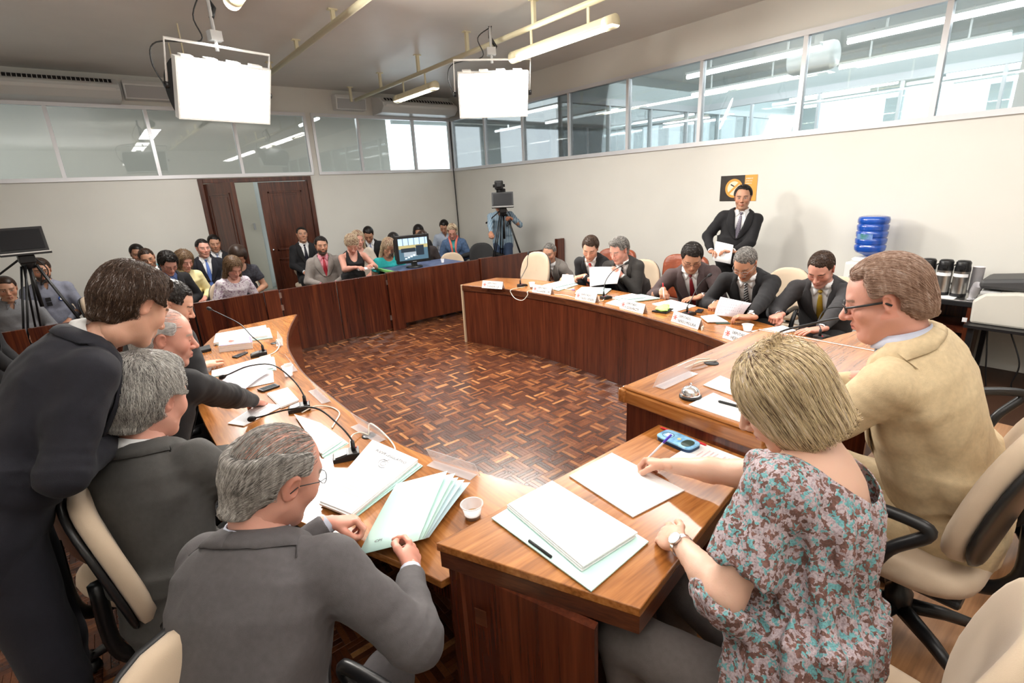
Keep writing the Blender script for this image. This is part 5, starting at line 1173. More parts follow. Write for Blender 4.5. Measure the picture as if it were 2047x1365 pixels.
# cups
def cup(label, loc, h=.055, r=.034, coffee=True, group=None):
    t = thing('plastic_cup', label, 'cup', loc, 0, group); m_ = mat('cup_plastic', (.90, .87, .89), .4); sb = m_.node_tree.nodes['Principled BSDF'].inputs; sb['Subsurface Weight'].default_value = .8; sb['Subsurface Radius'].default_value = (1, 1, 1); sb['Subsurface Scale'].default_value = .03
    MB().lathe([(0, .002), (r*.66, 0), (r*.95, h*.97), (r*1.06, h*.98), (r*1.06, h), (r*.93, h), (r*.64, .004), (0, .004)], n=28).build('cup_wall', m_, t)
    if coffee: MB().lathe([(0, .0), (r*.72, 0)], n=20).build('coffee', mat('coffee', (.42, .25, .12), .15), t, loc=(0, 0, h*.28))
cup('plastic coffee cup beside the mint folders of the old man', (.85, 1.39, .77), .058, .042)
cup('white plastic cup by the acrylic stand on the left desk', (.79, 3.56, .77), .075, .038, False)
cup('plastic cup with coffee behind the second name plate', (3.88, 4.55, .77), .07, .036)
cup('low white cup behind the sixth name plate', (3.80, 1.86, .77), .05, .042, False)
# name stands
def stand(label, p, q, lean=1, plate=False, lines_=None, group='clear acrylic name stands on the left desk'):
    """folded acrylic name stand; p,q: ends of its front foot, the face looks to the inner floor"""
    p, q = Vector(p), Vector(q); c = (p+q)/2; d = (q-p).normalized(); n = Vector((d.y, -d.x, 0))*lean; w_ = (q-p).length/2
    t = thing('name_stand', label, 'name stand', c, 0, group)
    A_ = M['acrylic'] if not plate else M['paper']; hh = .088 if plate else .075
    P = lambda u, a, z: d*u+n*a+Vector((0, 0, z))
    def sl(nm, pts, m_): v = [x for x in pts]; o = MB().add([*v, *[x-(pts[1]-pts[0]).cross(pts[3]-pts[0]).normalized()*.0022 for x in v]], [(0, 1, 2, 3), (7, 6, 5, 4), (0, 4, 5, 1), (1, 5, 6, 2), (2, 6, 7, 3), (3, 7, 4, 0)]).build(nm, m_, t, loc=(0, 0, 0)); return o
    sl('face_plate', [P(-w_, 0, .002), P(w_, 0, .002), P(w_, -.03, hh), P(-w_, -.03, hh)], A_)
    sl('back_plate', [P(w_, -.065, .002), P(-w_, -.065, .002), P(-w_, -.032, hh), P(w_, -.032, hh)], A_) if plate else sl('foot_plate', [P(-w_*.9, 0, .003), P(w_*.9, 0, .003), P(w_*.9, -.05, .003), P(-w_*.9, -.05, .003)], A_)
    if plate:
        xv = d if n.cross(Vector((0, 0, 1))).dot(d) < 0 else -d; up_ = Vector((0, 0, hh))-n*.03; o0 = Vector((0, 0, .002))+n*.0012
        def fr(u, v): return plane_frame(o0+xv*u+up_*v, xv, up_)
        text(lines_[0], .030, INK, t, fr(-w_+.075, .58), squash=.9); text(lines_[1], .036, INK, t, fr(-w_+.075 if len(lines_[1]) < 13 else -w_+.065, .14), squash=min(.85, 9.5/len(lines_[1])))
        cc = o0+xv*(-w_+.038)+up_*.48; ux = up_.normalized()
        mb = MB()
        for k in range(6):
            a = k*math.pi/3; mb.add([cc+n*.001+xv*(r_*math.cos(a+b))+ux*(r_*math.sin(a+b)) for r_, b in ((.010, -.35), (.021, -.2), (.024, 0), (.021, .2), (.010, .35))], [(0, 1, 2, 3, 4)])
        mb.add([cc+n*.001+xv*.008*math.cos(a)+ux*.008*math.sin(a) for a in np.linspace(0, 6.28, 9)[:-1]], [tuple(range(8))]); mb.build('crest', RINK, t, loc=(0, 0, 0))
    return t
stand('clear name stand nearest the far end of the left desk', (1.03, 4.62, .77), (.965, 4.36, .77), -1)
stand('clear name stand beside the white cup', (.885, 3.86, .77), (.862, 3.60, .77), -1)
stand('clear name stand at the desk edge across from the bald man', (.845, 3.17, .77), (.84, 2.87, .77), -1)
stand('clear name stand over the cable grommet', (.845, 2.48, .77), (.875, 2.18, .77), -1)
stand('clear name stand nearest the coffee cup', (.945, 1.86, .77), (1.03, 1.60, .77), -1)
stand('pinkish clear name stand on the presiding table beside the bell', (1.80, 1.29, 1.04), (2.10, 1.29, 1.04), -1, group=None)
for (a, b, l1, l2, lb) in (((3.50, 5.06), (3.60, 4.78), 'DEPUTADO', 'EVANDRO JR.', 'printed name plate nearest the far end of the right desk'), ((3.715, 4.36), (3.745, 4.08), 'DEPUTADO', 'ALEXANDRE CURI', 'printed name plate beside the coffee cup'), ((3.765, 3.72), (3.76, 3.43), 'DEPUTADO', 'TADEU VENERI', 'printed name plate beside the looped white cable'),
        ((3.745, 3.10), (3.70, 2.79), 'DEPUTADO', 'Pr. EDSON PRACZYK', 'printed name plate beside the black wallet'), ((3.655, 2.46), (3.57, 2.15), 'DEPUTADO', 'NEREU MOURA', 'printed name plate above the hanging white cables'), ((3.50, 1.90), (3.41, 1.62), 'DEPUTADO', 'HERMAS', 'printed name plate partly behind the blonde hair')):
    stand(lb, (*a, .77), (*b, .77), 1, True, (l1, l2), 'printed name plates on the right desk')
# cables and grommets
def cable(pts, label, r=.004, m_=None): return tag(MB().tube(smooth_curve(pts, 8), r, 6).build('cable', m_ or M['cable']), label, 'cable')
zc = .775
cable([(.74, 4.17, zc), (.85, 4.2, zc), (.93, 4.33, zc+.01), (.95, 4.46, zc+.03), (.94, 4.51, zc)], 'ivory cable of the farthest microphone on the left desk')
cable([(.66, 2.84, zc), (.74, 2.85, zc+.01), (.81, 2.80, zc), (.82, 2.68, zc), (.76, 2.58, zc), (.72, 2.52, zc)], 'ivory cable loop beside the middle microphone')
cable([(.68, 2.15, zc), (.74, 2.3, zc+.02), (.80, 2.34, zc+.01), (.83, 2.3, zc)], 'ivory cable from the near microphone to the grommet')
cable([(.83, 2.3, zc), (.87, 2.36, zc+.03), (.885, 2.2, zc+.01), (.86, 2.06, zc), (.80, 2.07, zc)], 'ivory cable looping under the clear name stand')
cable([(3.86, 4.66, zc), (3.62, 4.62, zc+.01), (3.60, 4.60, .74), (3.60, 4.52, .69), (3.64, 4.44, .68), (3.68, 4.40, .74), (3.70, 4.42, zc), (3.80, 4.40, zc)], 'ivory cable hanging in a loop over the front of the right desk')
cable([(3.78, 4.05, zc), (3.82, 3.9, zc), (3.80, 3.75, zc), (3.84, 3.44, zc), (3.93, 3.46, zc)], 'ivory cable lying between two name plates')
for k, dx in enumerate((0, .015)): cable([(3.60+dx, 2.13, .80), (3.575+dx, 2.12, .77), (3.545+dx, 2.08, .6), (3.50+dx, 2.02, .42), (3.40, 1.9+dx, .2), (3.2, 1.75, .02)], 'ivory cable hanging from the fifth name plate' if k == 0 else 'second ivory cable hanging beside the first under the fifth name plate')
for k, dy in enumerate((0, .04)): cable([(2.10, 1.36-dy, 1.05), (2.2, 1.34-dy, 1.06), (2.3, 1.31-dy, 1.05)], 'ivory cable along the front of the presiding table' if k == 0 else 'second ivory cable along the front of the presiding table')
for p, lb in (((.94, 4.51, .77), 'grey cable grommet near the farthest name stand'), ((.83, 2.30, .77), 'black cable grommet under the white cable loops'), ((2.27, 1.28, 1.04), 'black cable grommet on the presiding table')):
    tag(MB().lathe([(0, 0), (.036, 0), (.034, .004), (.016, .005), (0, .002)], n=24).build('cable_grommet', M['black'], loc=p), lb, 'grommet')
# pens
def pen(a, b, label, body, cap, r=.004):
    a, b = Vector(a), Vector(b); t = thing('pen', label, 'pen', a); d = b-a
    MB().tube([(0, 0, 0), d*.06, d*.72], [.0008, r, r], 8).build('barrel', body, t); MB().tube([d*.70, d*.98, d], [r*1.15, r*1.15, r*.6], 8).build('cap', cap, t)
clearp = mat('clear_pen', (.75, .75, .8), .1, alpha=.8); bluep = mat('blue_plastic', (.08, .05, .55), .3); wpl = M['white']
pen((4.06, 4.177, .776), (4.09, 4.04, .776), 'blue capped pen beside the folder of the red tie man', wpl, bluep)
pen((1.852, 1.004, 1.05), (1.865, .87, 1.05), 'black and silver pen lying on the sheet by the bell', M['black'], M['chrome'], .006)
# secretary's desk
sf = stack('white papers stacked on a mint folder with a black clip', None, Z3([(.85, 1.164), (1.05, 1.166), (1.048, .79), (.825, .80)], .945), 20, 0, .016); o = sf.location
slab('folder', [(.779-o[0], 1.16-o[1], .9275-o[2]), (1.069-o[0], 1.179-o[1], .9275-o[2]), (1.058-o[0], .754-o[1], .9275-o[2]), (.791-o[0], .736-o[1], .9275-o[2])], .004, M['mint'], parent=sf)
MB().tube([Vector((.795, .991, .931))-o, Vector((.797, .895, .931))-o], .0045, 6).build('clip', M['blackm'], sf)
stack('blank white sheets under the hands of the woman', None, Z3([(1.136, 1.163), (1.375, 1.166), (1.36, .83), (1.115, .857)], .926), 21, 0, .005)
s3 = stack('white sheet with faint red print beside the pencil tin', None, Z3([(1.50, .99), (1.70, .995), (1.70, .70), (1.53, .70)], .923), 22, 0, .003)
lines([tuple(Vector(p)-s3.location) for p in Z3([(1.52, .96), (1.69, .96), (1.69, .72), (1.54, .72)], .9235)], s3, 12, mat('faint_red_ink', (.8, .6, .62), .7), .1, .85, .1, .9)
tn = thing('pencil_tin', 'light blue pencil tin with rounded corners', 'tin', (1.632, 1.04, .92), H_(-3)); tw_, tl_ = .044, .082
rp = lambda w_, l_: rounded(w_, l_, n=28, e=5)
MB().prism(rp(tw_, tl_), 0, .013).build('tin_base', mat('tin_blue_dark', (.02, .05, .12), .3, metal=.5), tn, bevel=.002)
MB().prism(rp(tw_+.001, tl_+.001), .0135, .022).build('tin_lid', mat('tin_blue', (.10, .36, .72), .25, col2=(.35, .66, .9), noise=.3, nscale=30), tn, bevel=.003)
mb = MB(); mb.lathe([(.022, 0), (.024, 0)], (-.004, .045, .0226), 24); mb.build('tin_ring', M['black'], tn, loc=(0, 0, 0)); MB().box((-.016, .034, .0225), (.010, .056, .0232)).build('tin_badge', M['paper'], tn)
MB().prism(rounded(.03, .022, n=16, e=2.4), .0226, .0232).build('tin_picture', mat('tin_dark', (.03, .06, .05), .4), tn, loc=(-.004, -.048, 0)); MB().lathe([(0, 0), (.008, 0)], (0, -.005, .0228), 12).build('tin_spot', mat('tin_yellow', (.9, .7, .3), .4), tn, loc=(0, 0, 0))
pen((1.692, 1.17, .926), (1.690, .95, .926), 'red pen behind the pencil tin', M['red'], M['red'], .0045)
pen((1.405, 1.035, .928), (1.50, .985, 1.03), 'clear ballpoint with a violet cap in the hand of the woman', clearp, bluep, .0042)
# presiding table
bl = thing('service_bell', 'chrome service bell on the presiding table', 'bell', (1.825, 1.115, 1.04))
MB().lathe([(0, 0), (.046, 0), (.047, .008), (.044, .014), (0, .014)], n=32).build('bell_base', M['black'], bl); MB().lathe([(.041, .016), (.041, .02), (.036, .035), (.026, .046), (.010, .052), (0, .053)], n=36).build('bell_dome', M['chrome'], bl)
MB().lathe([(.0, .052), (.004, .052), (.004, .060), (.007, .064), (0, .068)], n=12).build('bell_button', M['chrome'], bl)
stack('white sheets at the left side of the presiding table', None, Z3([(1.75, 1.07), (1.93, 1.065), (1.86, .775), (1.745, .785)], 1.045), 23, 0, .004)
stack('white sheet behind the bell on the presiding table', None, Z3([(1.975, 1.148), (2.13, 1.154), (2.06, .90), (1.95, .92)], 1.045), 24, 0, .004)
# ---------------------------------------------------------------- television cameras
def tv_camera(label, loc, rz, with_body, zt, hgt, sc=1.):
    t = thing('studio_camera', label, 'camera', loc, rz); t.scale = (sc, sc, sc)
    MB().box((-.19, -.26, zt), (.19, -.02, zt+.022)).build('prompter_base', M['black'], t, bevel=.004); MB().box((-.185, -.265, zt+.02), (.185, -.25, zt+.03)).build('prompter_edge', M['white'], t)
    sc_ = MB().cbox((0, -.02, zt+.14), (.38, .012, .25), R=Matrix.Rotation(-.30, 3, 'X')).build('prompter_screen', M['black'], t, bevel=.003)
    MB().cbox((0, -.032, zt+.142), (.33, .006, .20), R=Matrix.Rotation(-.30, 3, 'X')).build('screen_glass', mat('dark_glass', (.012, .012, .014), .35, spec=.2), t)
    for s_ in (-1, 1): MB().prism([(-.02, zt+.03), (.02, zt+.26), (.22, zt+.25), (.12, zt+.03)], s_*.185-.004, s_*.185+.004, R=Matrix(((0, 0, 1), (1, 0, 0), (0, 1, 0)))).build('hood_side', M['blackm'], t)
    if with_body:
        MB().cbox((-.02, .22, zt+.22), (.16, .40, .2)).build('camera_body', M['blackm'], t, bevel=.02)
        MB().cbox((-.05, .02, zt+.38), (.15, .2, .15)).cbox((-.05, -.10, zt+.39), (.11, .05, .11)).build('viewfinder', M['black'], t, bevel=.02); MB().box((-.07, 0, zt+.27), (-.03, .05, zt+.33)).build('viewfinder_arm', M['black'], t)
        for s_ in (-1, 1): MB().lathe([(0, 0), (.025, 0), (.025, .03), (0, .03)], n=12, R=Matrix.Rotation(s_*math.pi/2, 3, 'Y')).build('knob', M['black'], t, loc=(-.05+s_*.075, 0, zt+.37))
    MB().cbox((0, .02, zt-.05), (.13, .2, .09)).build('tripod_head', M['black'], t, bevel=.015)
    MB().tube([(-.06, .08, zt-.06), (-.28, .34, zt-.24), (-.33, .38, zt-.28)], [.01, .01, .016], 8).build('pan_handle', M['black'], t)
    MB().lathe([(.05, -.13), (.06, -.08), (.05, -.02)], (0, .02, zt-.02), 14, cap=True).tube([(0, .02, zt-.1), (0, .02, zt-.55)], .018, 8).build('centre_column', M['black'], t)
    for k in range(3):
        a = math.radians(90+120*k+15); c_, s_ = math.cos(a), math.sin(a); tp = Vector((c_*.06, .02+s_*.06, zt-.12)); ft = Vector((c_*.52, .02+s_*.52, .03)); side = Vector((-s_, c_, 0))*.022
        mb = MB()
        for sg in (-1, 1): mb.tube([tp+side*sg, tp*.45+ft*.55+side*sg], .010, 8)
        mb.tube([tp*.5+ft*.5, ft], .012, 8).cbox(tuple(tp*.48+ft*.52), (.06, .06, .05)); mb.build('tripod_leg', M['black'], t)
        MB().lathe([(0, 0), (.03, 0), (.02, .03), (0, .03)], n=12).build('tripod_foot', M['black'], t, loc=(ft.x, ft.y, 0))
    MB().tube(smooth_curve([(.05, .1, zt-.02), (.14, .12, zt-.2), (.05, .1, zt-.34), (.1, .08, zt-.16)], 6), .006, 6).build('camera_cable', M['black'], t)
    return t
tv_camera('television camera on a tripod in front of the cameraman in plaid', (5.62, 7.3, 0), H_(-38), True, 1.60, 0)
tv_camera('teleprompter on a tripod cut by the left edge of the picture', (-.66, 7.12, 0), H_(8), False, 1.54, 0, 1.0)
# monitor on its table behind the barrier
mt_ = thing('side_table', 'table with green and blue cover behind the barrier', 'table', (3.85, 7.2, 0)); MB().box((-.62, -.36, .80), (.62, .36, .825)).build('table_top', mat('blue_cover', (.06, .08, .2), .5, col2=(.12, .17, .3), nscale=6, noise=.4), mt_)
MB().box((-.625, -.365, .795), (.625, -.33, .829)).box((-.625, -.365, .795), (-.58, .36, .829)).build('table_trim', mat('green_trim', (.20, .52, .16), .5), mt_)
for x in (-.55, .55):
    for y in (-.3, .3): MB().box((x-.025, y-.025, 0), (x+.025, y+.025, .8)).build('leg', M['black'], mt_)
mo = thing('monitor', 'black monitor showing the meeting on its screen', 'monitor', (3.66, 7.08, .829), H_(-6))
MB().lathe([(0, 0), (.13, 0), (.12, .018), (.03, .025), (0, .025)], n=24).build('monitor_foot', M['black'], mo); MB().box((-.045, -.02, .01), (.045, .02, .12)).build('monitor_neck', M['black'], mo, bevel=.008)
MB().box((-.275, -.03, .07), (.275, .03, .49)).build('monitor_case', M['black'], mo, bevel=.008); MB().box((-.275, .03, .12), (.275, .08, .44)).build('monitor_back', M['black'], mo, bevel=.02)
SCR = lambda n_, c, e=.9: mat('screen_'+n_, c, .3, emit=e)
def sq(nm, x0, z0, x1, z1, mm, y=-.0315): MB().box((x0, y, z0), (x1, y+.001, z1)).build(nm, mm, mo)
sq('screen', -.235, .115, .235, .445, SCR('base', (.05, .10, .14)))
sq('screen_windows', -.235, .34, .235, .445, SCR('sky', (.35, .55, .75)), -.0325)
for k in range(5): sq('screen_mullion', -.17+.09*k, .34, -.155+.09*k, .445, SCR('mull', (.12, .16, .2)), -.0335)
sq('screen_wall', -.235, .29, .235, .345, SCR('wall', (.30, .26, .12)), -.0333)
sq('screen_desk', -.16, .17, .06, .24, SCR('desk', (.22, .26, .30)), -.033); sq('screen_people', -.2, .24, .03, .30, SCR('dark', (.012, .02, .03)), -.034); sq('screen_people', .04, .18, .17, .33, SCR('dark', (.012, .02, .03)), -.034)
for k in range(4): sq('screen_paper', -.15+.045*k, .135+.012*k, -.115+.045*k, .155+.015*k, SCR('paper', (.5, .6, .65)), -.0345)
MB().box((-.03, -.0312, .085), (.03, -.0305, .092)).build('logo_strip', M['grey'], mo)
cup('small white cup beside the monitor', (4.18, 7.1, .829), .06, .03, False)
# poster on the right wall
ps = thing('no_smoking_poster', 'black and orange no smoking poster behind the standing man', 'poster', (XR-.004, 3.50, 1.78), math.radians(-90))
ORG = mat('poster_orange', (.80, .36, .06), .5); BRN = mat('poster_black', (.02, .012, .008), .45, noise=.5, nscale=12); CRM = mat('poster_cream', (.8, .72, .55), .5)
MB().box((-.25, 0, -.16), (.08, .003, .16)).build('poster_dark', BRN, ps); MB().box((.08, 0, -.16), (.24, .003, .16)).build('poster_panel', ORG, ps)
for o_ in ps.children: o_.location = (0, -.003, 0)
def disc(nm, r0, r1, mm, y): MB().lathe([(r0, 0), (r1, 0)], n=40, R=Matrix.Rotation(math.pi/2, 3, 'X')).build(nm, mm, ps, loc=(-.06, y, .0))
disc('poster_disc', 0, .115, CRM, -.0042); disc('poster_ring', .088, .118, ORG, -.0048); MB().cbox((0, 0, 0), (.2, .001, .026), R=Matrix.Rotation(-.75, 3, 'Y')).build('poster_bar', ORG, ps, loc=(-.06, -.0056, 0))
MB().cbox((0, 0, 0), (.08, .001, .014), R=Matrix.Rotation(.5, 3, 'Y')).build('poster_cigarette', M['black'], ps, loc=(-.07, -.0052, .03))
for k, (l_, s_) in enumerate((('AMBIENTE', .020), ('LIVRE DO', .020), ('TABACO', .020))): text(l_, s_, M['paper'], ps, Matrix.Translation((.092, -.0042, .11-.03*k)) @ Matrix.Rotation(math.pi/2, 4, 'X'))
# water cooler, thermos jugs, cups, printer
wc = thing('water_cooler', 'white water cooler against the right wall', 'water cooler', (6.30, 1.86, 0))
MB().box((-.16, -.16, .02), (.16, .16, 1.0)).build('cabinet', M['white'], wc, bevel=.02); MB().lathe([(.14, 1.0), (.15, 1.02), (.12, 1.04), (.06, 1.05)], n=28, cap=True).build('collar', M['white'], wc); MB().box((-.175, -.1, .72), (-.15, .1, .86)).build('tap_panel', M['grey'], wc)
for s_ in (-1, 1): MB().tube([(-.17, s_*.05, .83), (-.21, s_*.05, .83), (-.215, s_*.05, .80)], .012, 8).build('tap', M['white'], wc)
bt = thing('water_bottle', 'blue water bottle upside down on the cooler', 'bottle', (6.30, 1.86, 1.05))
BL = mat('blue_bottle', (.02, .12, .62), .12, coat=.6, spec=.7, trans=.35, noise=.25, nscale=4)
pr = [(.03, 0), (.06, .02), (.125, .05), (.14, .075)]
for z in (.10, .17, .24, .31): pr += [(.140, z-.02), (.143, z+.0), (.143, z+.018), (.132, z+.026), (.132, z+.034), (.141, z+.042)]
pr += [(.143, .385), (.135, .41), (.10, .42), (0, .415)]
MB().lathe(pr, n=40).build('bottle_wall', BL, bt)
MB().add([(.1435*math.cos(a)*1.012, .1435*math.sin(a)*1.012, z) for z in (.19, .245) for a in np.linspace(2.4, 3.5, 8)], [(i, i+1, 9+i, 8+i) for i in range(7)]).build('bottle_label', mat('label_green', (.03, .25, .12), .4, col2=(.2, .3, .7), nscale=14, noise=.3), bt, smooth=True)
tb = thing('serving_table', 'dark wooden table holding the thermos jugs', 'table', (6.26, 1.15, 0))
MB().box((-.3, -.26, .70), (.3, .42, .745)).build('table_top', M['black'], tb, bevel=.004); MB().box((-.29, -.25, 0), (.29, -.22, .70)).box((-.29, .38, 0), (.29, .41, .7)).box((.26, -.22, 0), (.29, .38, .70)).box((-.28, -.22, .45), (.26, .38, .48)).build('cabinet', M['wpan'], tb); MB().box((-.292, -.235, .56), (-.29, -.20, .60)).build('price_tag', M['paper'], tb)
tag(MB().box((-.2, -.32, 0), (.2, .34, .006)).build('tray', M['steel'], loc=(6.17, 1.22, .746), bevel=.003), 'steel tray under the thermos jugs', 'tray')
tag(MB().box((-.16, -.2, 0), (.16, .25, .003)).build('napkin', M['paper'], loc=(6.14, 1.24, .752)), 'white paper lining the steel tray', 'paper')
def thermos(y, label, x=6.15):
    t = thing('thermos_jug', label, 'thermos', (x, y, .756), 0, 'row of steel thermos jugs')
    MB().lathe([(0, 0), (.058, 0), (.06, .01), (.06, .03)], n=28).build('foot', M['black'], t); MB().lathe([(.059, .03), (.059, .235)], n=32).build('steel_body', M['steel'], t)
    MB().lathe([(.06, .235), (.06, .26), (.055, .29), (.056, .315), (.045, .332), (0, .336)], n=28).cbox((-.055, 0, .275), (.05, .05, .035)).build('pump_lid', M['black'], t)
    MB().add([(.0605*math.cos(a), .0605*math.sin(a), z) for z in (.185, .215) for a in np.linspace(1.9, 4.2, 10)], [(i, i+1, 11+i, 10+i) for i in range(9)]).build('paper_label', M['paper'], t, smooth=True)
    MB().tube([(.04, .05, .29), (.05, .085, .27), (.05, .085, .12), (.04, .05, .08)], .008, 6).build('handle', M['black'], t)
for y, lb in ((1.42, 'steel thermos jug farthest left of its row, half behind the head'), (1.305, 'steel thermos jug second from the left of its row'), (1.175, 'steel thermos jug third from the left of its row'), (1.05, 'steel thermos jug nearest the paper cups')): thermos(y, lb)
def cupstack(loc, tilt, label, n=12, r=.036):
    mb = MB()
    for k in range(n): z = k*.014; mb.lathe([(r*.7, z), (r*.98, z+.07), (r*1.05, z+.072)], n=18)
    o = mb.build('cup_stack', mat('cup_white', (.82, .80, .82), .4), loc=loc); o.rotation_euler = tilt; return tag(o, label, 'cups')
cupstack((6.22, .95, .748), (0, 0, 0), 'tall upright stack of plastic cups by the printer', 16, .045)
cupstack((6.05, .93, .775), (.25, -.5, 0), 'shorter tilted stack of plastic cups in front of the tall one', 7)
cupstack((5.98, .86, .78), (.1, -1.45, .5), 'stack of plastic cups lying on its side', 3)
s = SDF()
for k in range(5): s.ell((6.02+.02*k, .93-.03*k, .765), (.03, .028, .014), k=.01)
s.fn(lambda P, d: d+.006*wob(P, 120, 5)); V, F = s.mesh(.006); tag(link_mesh('plastic_bag', V, F, mat('thin_plastic', (.75, .75, .78), .15, alpha=.45)), 'crumpled clear plastic bag beside the cups', 'bag')
pt = thing('printer_table', 'black metal table under the printer', 'table', (6.1, .45, 0)); MB().box((-.35, -.45, .56), (.42, .45, .585)).build('table_top', M['black'], pt)
for x in (-.3, .38):
    for y in (-.4, .4): MB().box((x-.02, y-.02, 0), (x+.02, y+.02, .56)).build('leg', M['black'], pt)
pr_ = thing('printer', 'pale grey laser printer on the black table', 'printer', (6.07, .52, .585)); PB = mat('printer_beige', (.60, .58, .52), .45)
MB().prism([(-.36, 0), (.36, 0), (.36, .26), (.1, .30), (-.1, .30), (-.30, .27), (-.37, .2)], -.22, .24, R=Matrix(((0, 0, 1), (-1, 0, 0), (0, 1, 0)))).build('printer_case', PB, pr_, bevel=.02)
MB().box((-.18, .20, .25), (.18, .34, .285)).build('paper_slot', M['grey'], pr_, bevel=.01); MB().box((-.232, -.34, .10), (-.215, -.22, .22)).build('vent_grille', M['grey'], pr_)
mo2 = tag(MB().prism([(-.36, 0), (.36, 0), (.36, .30), (.22, .20), (.05, .13), (-.2, .10), (-.36, .08)], -.2, .2, R=Matrix(((0, 0, 1), (-1, 0, 0), (0, 1, 0)))).build('document_feeder', mat('charcoal_plastic', (.05, .05, .052), .5), bevel=.03), 'charcoal curved document scanner on top of the printer', 'scanner')
mo2.location = (6.10, .52, .885)
cable([(5.85, .75, .55), (5.84, .72, .35), (5.88, .70, .15), (5.9, .68, .02)], 'black cable hanging under the printer table', .006, M['black']); cable([(5.84, .60, .55), (5.82, .5, .3), (5.86, .52, .1), (5.9, .5, .02)], 'second black cable hanging under the printer table', .006, M['black'])
# ---------------------------------------------------------------- people at the desks
FG = cloth('mid_grey_suit', (.082, .075, .078)); FG2 = cloth('grey_suit', (.055, .053, .050)); FN = cloth('navy_suit', (.008, .008, .014)); FB = cloth('black_suit', (.009, .0085, .010))
FC = cloth('charcoal_suit', (.035, .033, .035)); FBR = cloth('brown_suit', (.065, .042, .042)); FT = cloth('tan_suit', (.60, .47, .29), sc=400); FLG = cloth('light_grey_suit', (.20, .18, .165)); FDK = cloth('dark_grey_suit', (.038, .035, .033))
SH_B = cloth('bluish_shirt', (.52, .55, .66), .06, 300, .7, .02)
TIES = dict(strb=stripe_mat('tie_black_silver', (.012, .012, .014), (.5, .5, .52), 16, (0, .9, 0)), strb2=stripe_mat('tie_dark_stripes', (.02, .02, .03), (.55, .55, .58), 26, (0, .9, 0), .62), red=cloth('tie_red', (.65, .03, .03), .05, 400, .45, .05), dred=cloth('tie_dark_red', (.16, .008, .012), .05, 400, .45, .05),
            gold=cloth('tie_gold', (.38, .24, .02), .05, 400, .4, .05), purple=stripe_mat('tie_purple_stripes', (.045, .03, .06), (.42, .40, .46), 22, (0, .9, 0), .6), dots=cloth('tie_dark_dots', (.02, .012, .015), .05, 300, .4, .5, 90), blue=stripe_mat('tie_blue_check', (.06, .13, .45), (.16, .27, .65), 40, (0, .9, 0)), bkt=cloth('tie_black', (.01, .01, .02), .05, 300, .4, .05), lbl=cloth('tie_light_blue', (.35, .42, .62), .05, 300, .4, .05), redst=stripe_mat('tie_brown_red', (.06, .05, .045), (.45, .08, .03), 20, (0, .9, 0), .7))
# old man with glasses
_, kA = person('older man in a grey suit and thin glasses holding mint folders', 37, (-.04, 1.07, .56), (.215, 1.33, 1.242), head=(24, -18, 4), hands=((.50, 1.20, .865), (.40, 1.60, .86)), hdir=((.35, .55, .02), (.9, -.28, -.22)), hup=((.75, -.5, .35), (.25, .25, .95)), poles=((.25, -.85, -.6), (-.4, .3, -.8)), hpose=('page', 'grip'),
           top=FG, top2=SH_B, tie=TIES['dots'], skin='pink', hair=('thin', 'salt'), glasses='thin', q=3, w=1.14, hs=1.17, eyes='down', nose=1.1, seed=3, nstr=7000)
person('man with thick grey hair in a grey suit seen from behind', 42, (-.07, 1.90, .56), (.0, 2.07, 1.30), head=(16, -2, 3), hands=((.36, 2.15, .80), (.30, 2.5, .80)), top=FG2, tie=TIES['dots'], skin='pink', hair=('wavy', 'grey'), q=3, w=1.08, hs=1.16, eyes='down', seed=5, nstr=7000, poles=((.3, -.8, -.7), None))
person('young man in a navy suit standing and bending over the seated men', 3, (-.46, 2.02, 1.06), (.025, 2.10, 1.622), neck=(-.125, -.085), head=(36, 28, 0), hands=((-.13, 2.05, 1.20), (-.08, 2.45, 1.10)), poles=((-.5, -.5, -.9), (-.2, .4, -.9)), top=FN, tie=TIES['strb2'], skin='fair', hair=('wavy', 'brown'), q=3, stand=True, w=1.12, hs=.99, eyes='down', seed=6, nstr=7000, hpose=('grip', 'relaxed'))
person('balding man in a black suit reaching over the printed sheets', 32, (-.16, 2.56, .58), (.115, 2.78, 1.355), head=(15, -34, 0), hands=((.47, 3.07, .835), None), hpose=('flat', 'relaxed'), top=FB, tie=TIES['dred'], skin='pink', hair=('thin', 'white'), q=3, w=1.12, hs=1.15, eyes='down', seed=7, poles=((.5, -.6, -.4), None), nstr=3500, brow=(.35, .3, .25))
person('dark haired man with a short beard in a black suit and light blue tie', 30, (-.09, 3.5, .56), (.235, 3.75, 1.345), head=(28, -38, 0), hands=((.24, 3.66, .835), (.37, 4.12, .82)), hpose=('relaxed', 'flat'), hdir=((.4, .6, -.1), (.55, .7, -.05)), top=FB, top2=M['shirtw'], tie=TIES['lbl'], skin='fair', hair=('short', 'black'), q=2, w=1.12, hs=1.15, eyes='down', stubble=.35, beard=((.03, .02, .015), 'goatee'), seed=8)
person('brown haired man mostly hidden behind the bearded man', 25, (-.05, 4.35, .56), (.23, 4.50, 1.32), head=(12, 10, 0), top=FG2, skin='pink', hair=('short', 'brown'), q=1, seed=9, tie=TIES['dots'])
person('man in a dark suit at the left edge with only his shoulder showing', 0, (-1.02, 5.62, .58), (-.90, 5.70, 1.40), top=FB, tie=TIES['bkt'], hair=('short', 'brown'), q=1, seed=10)
